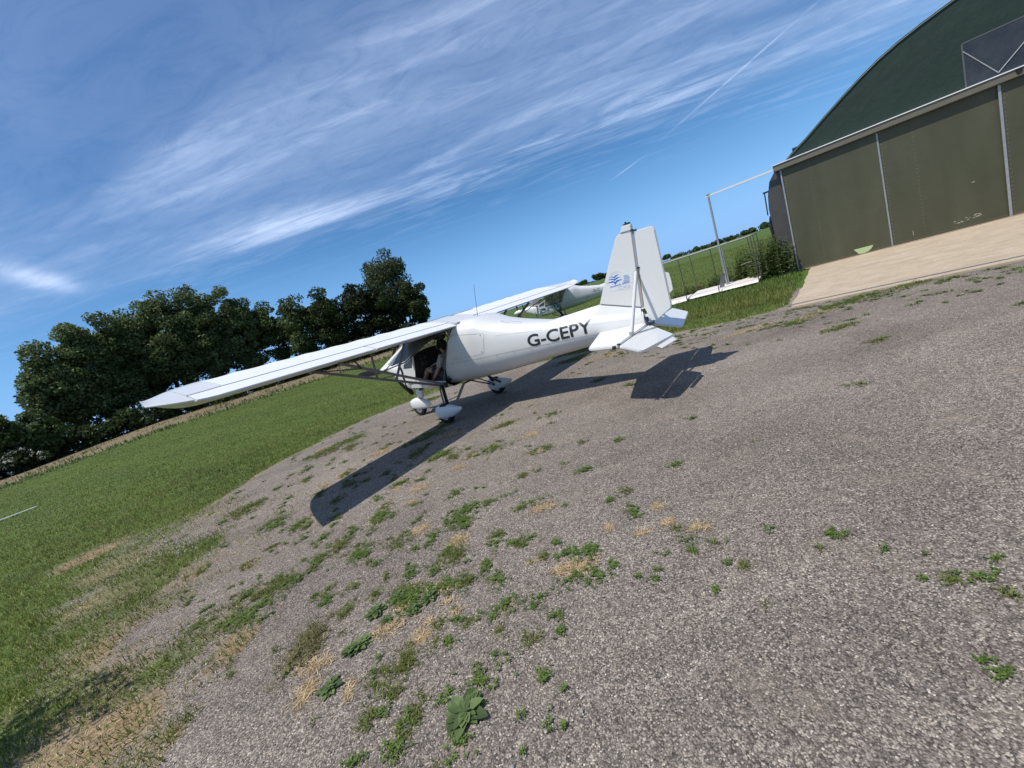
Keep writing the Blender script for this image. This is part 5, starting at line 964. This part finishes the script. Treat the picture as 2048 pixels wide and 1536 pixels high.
        lines=MB()
        for x,z,l,h in ((-.25,.90,.28,.028),(-.55,.895,.10,.05),(-.67,.90,.60,.03),(-.25,.835,.18,.016),(-.45,.835,.12,.016),(-.25,.80,.30,.012),(-.6,.80,.2,.012)):
            m=int(l/.035)
            for i in range(m):
                if (i*7)%5==4: continue
                xx=x-i*.035; lines.add([(xx,sy(xx,z),z),(xx-.02,sy(xx-.02,z),z),(xx-.02,sy(xx-.02,z+h),z+h*(1-.3*(i%2))),(xx,sy(xx,z+h),z+h*(1-.3*(i%2)))],[(0,1,2,3)])
        lines.build('small_lettering',simple('grey_lettering',(.10,.11,.13),.5),ro)
        for nm,mt,cnt,sd in (('dark_flake_pattern',MTXT,60,1),('blue_flake_pattern',MBLU2,40,2)):
            rs=random.Random(sd); q=MB()
            for i in range(cnt):
                x=rs.uniform(-.02,.98); z=rs.uniform(.78,1.0)+.05*(x<.5); s_=rs.uniform(.018,.05); a=rs.uniform(0,3)
                q.add([(x+s_*math.cos(a+k*2.09),.5755 if x<.72 else .5725,z+s_*math.sin(a+k*2.09)) for k in range(3)],[(0,1,2)])
            q.build(nm,mt,ro)
    return ro
ac=aircraft(); tag(ac,'white high wing light aircraft in front, marked G-CEPY, port door open','light aircraft')
a2=aircraft(True); 
p=(3.4596,21.062,.20,2.9554); a2.matrix_world=Matrix.Translation(p[:3])@Matrix.Rotation(p[3],4,'Z')@Matrix.Rotation(R_(-1.1),4,'Y')@Matrix.Rotation(R_(-1.0),4,'X'); tag(a2,'second white light aircraft with blue and black flake pattern, on the grass beyond','light aircraft')
# ------------------------------------------------------------------ pilot
def skin(name,V,E,Rd,mat,parent,sub=2,off=Vector((0,0,0)),root=0):
    me=bpy.data.meshes.new(name); me.from_pydata([tuple(Vector(v)-off) for v in V],E,[]); o=bpy.data.objects.new(name,me); C.objects.link(o)
    o.modifiers.new('s','SKIN'); 
    for i,r in enumerate(Rd):
        me.skin_vertices[0].data[i].radius=(r if isinstance(r,tuple) else (r,r)); 
    me.skin_vertices[0].data[root].use_root=True
    m=o.modifiers.new('b','SUBSURF'); m.levels=sub; m.render_levels=sub
    dg=bpy.context.evaluated_depsgraph_get(); me2=bpy.data.meshes.new_from_object(o.evaluated_get(dg)); bpy.data.objects.remove(o)
    return link(name,me2,mat,parent,True)
def person():
    off=Vector((.03,.28,.80)); pm=AM@Matrix.Translation(off); ro=empty('person',mat=pm)
    tag(ro,'person seated in the open cockpit in pale short sleeved shirt and dark headset','person')
    MS=simple('skin_tone',(.42,.235,.165),.5,var=.1); MSH=simple('pale_shirt',(.42,.40,.35),.8,bumps=.3); MSO=simple('dark_shorts',(.035,.04,.045),.8); MH=simple('dark_hair',(.016,.012,.010),.7,bumps=.5)
    V=[(.03,.28,.80),(.0,.28,.95),(-.01,.28,1.10),(.02,.28,1.20),(.045,.28,1.26),(.06,.28,1.33),(.055,.28,1.40)]; Rr=[(.14,.11),(.13,.10),(.15,.10),(.05,.05),(.052,.052),(.078,.085),(.066,.075)]
    E=[(i,i+1) for i in range(6)]
    def chain(start,pts,rs):
        k=start
        for p_,r_ in zip(pts,rs): V.append(p_); Rr.append(r_); E.append((k,len(V)-1)); k=len(V)-1
        return k
    for s,arm,leg in ((1,[(-.02,.445,1.15),(.05,.475,1.03),(.12,.475,.955),(.25,.46,.85),(.37,.44,.765)],[(.10,.37,.80),(.30,.375,.90),(.50,.38,.975),(.60,.385,.86),(.72,.39,.70),(.74,.39,.655),(.84,.40,.635)]),
                      (-1,[(-.02,.115,1.15),(.06,.09,1.04),(.14,.10,.97),(.28,.14,.92),(.42,.19,.93)],[(.10,.19,.80),(.32,.18,.88),(.52,.17,.93),(.62,.17,.82),(.74,.17,.68),(.76,.17,.655),(.86,.17,.635)])):
        k=chain(2,arm,[.058,.047,.040,.034,.026]); w0=V[k]; w1=V[E[-1][0]]
        d=(Vector(w0)-Vector(w1)).normalized(); pal_=Vector(w0)+d*.05; k=chain(k,[tuple(pal_)],[(.038,.018)])
        sdv=d.cross(Vector((0,0,1))).normalized(); dn=sdv.cross(d)*-1
        for j,l in enumerate((.062,.072,.068,.052)):
            o_=sdv*(.027-.018*j); b0=pal_+d*.03+o_; b1=b0+d*l*.5-Vector((0,0,.012)); b2=b1+(d*.5-Vector((0,0,.8))).normalized()*l*.5
            chain(k,[tuple(b0),tuple(b1),tuple(b2)],[.0095,.0085,.007])
        t0=Vector(w0)+d*.02+sdv*.03; chain(k,[tuple(t0),tuple(t0+d*.03+sdv*.02-Vector((0,0,.01))),tuple(t0+d*.055+sdv*.018-Vector((0,0,.02)))],[.012,.010,.008])
        chain(0,leg,[.085,.074,.058,.052,.038,.036,.028])
    skin('body',V,E,Rr,MS,ro,2,off)
    f=MB().ell((.142,.28,1.322),(.018,.012,.022),10,8).ell((.065,.36,1.33),(.018,.010,.028),8,8).ell((.065,.20,1.33),(.018,.010,.028),8,8)
    f.v=[tuple(Vector(p_)-off) for p_ in f.v]; f.build('face_features',MS,ro,smooth=True)
    f=MB().ell((.130,.31,1.348),(.010,.012,.008),8,6).ell((.130,.25,1.348),(.010,.012,.008),8,6).ell((.136,.28,1.283),(.008,.024,.005),10,6); f.v=[tuple(Vector(p_)-off) for p_ in f.v]; f.build('eyes_and_mouth',MDK,ro)
    f=MB().ell((.035,.28,1.375),(.098,.092,.085),18,12).ell((-.01,.28,1.32),(.06,.08,.07),14,10); f.v=[tuple(Vector(p_)-off) for p_ in f.v]; f.build('hair',MH,ro,smooth=True)
    hs=[(.05,.28+.105*math.cos(t),1.36+.115*math.sin(t)) for t in np.linspace(0,math.pi,13)]
    f=MB().tube(hs,.012,8).tube([(.05,.37,1.34),(.05,.41,1.34)],[.045,.036],14).tube([(.05,.19,1.34),(.05,.15,1.34)],[.045,.036],14); f.v=[tuple(Vector(p_)-off) for p_ in f.v]; f.build('headset',MDK,ro,smooth=True)
    skin('shirt',[(.03,.28,.84),(.0,.28,.96),(-.01,.28,1.10),(.012,.28,1.185),(-.02,.445,1.15),(.05,.478,1.03),(.085,.478,.985),(-.02,.115,1.15),(.06,.09,1.04),(.10,.095,1.0)],[(0,1),(1,2),(2,3),(2,4),(4,5),(5,6),(2,7),(7,8),(8,9)],[(.155,.125),(.148,.118),(.168,.118),(.062,.062),.075,.064,.060,.075,.064,.06],MSH,ro,2,off)
    skin('shorts',[(.03,.28,.82),(.10,.37,.81),(.30,.375,.90),(.40,.378,.935),(.10,.19,.81),(.32,.18,.88),(.42,.175,.905)],[(0,1),(1,2),(2,3),(0,4),(4,5),(5,6)],[(.15,.12),.098,.088,.08,.098,.088,.08],MSO,ro,2,off)
person()
def headset(x,y,z,rot,label):
    m=AM@Matrix.Translation((x,y,z))@Matrix.Rotation(rot,4,'Z'); ro=empty('headset',mat=m); tag(ro,label,'headset','headsets hanging in the cockpit')
    MB().tube([(0,.075*math.cos(t),.05-.085*math.sin(t)+.04) for t in np.linspace(math.pi,2*math.pi,11)],.010,8).build('headband',MDK,ro,smooth=True)
    for s in (1,-1): MB().tube([(0,s*.055,-.0),(0,s*.095,-.0)],[.046,.036],14).build('ear_cup',MDK,ro,smooth=True)
    MB().tube([(0,.09,-.02),(.05,.07,-.08),(.07,.03,-.09)],.005,6).build('microphone_boom',MDK,ro)
headset(-.12,.36,1.50,.5,'black headset hanging from the cabin roof close to the rear door edge')
headset(.04,.33,1.515,.2,'black headset hanging just above the seated person head')
cb=MB().box((0,0,0),(.20,.14,.008),Matrix.Rotation(.25,3,'Y')).build('notepad',simple('paper_white',(.75,.75,.73),.6)); cb.matrix_world=AM@Matrix.Translation((.36,.27,1.035)); tag(cb,'white notepad held on the lap of the seated person','notepad')
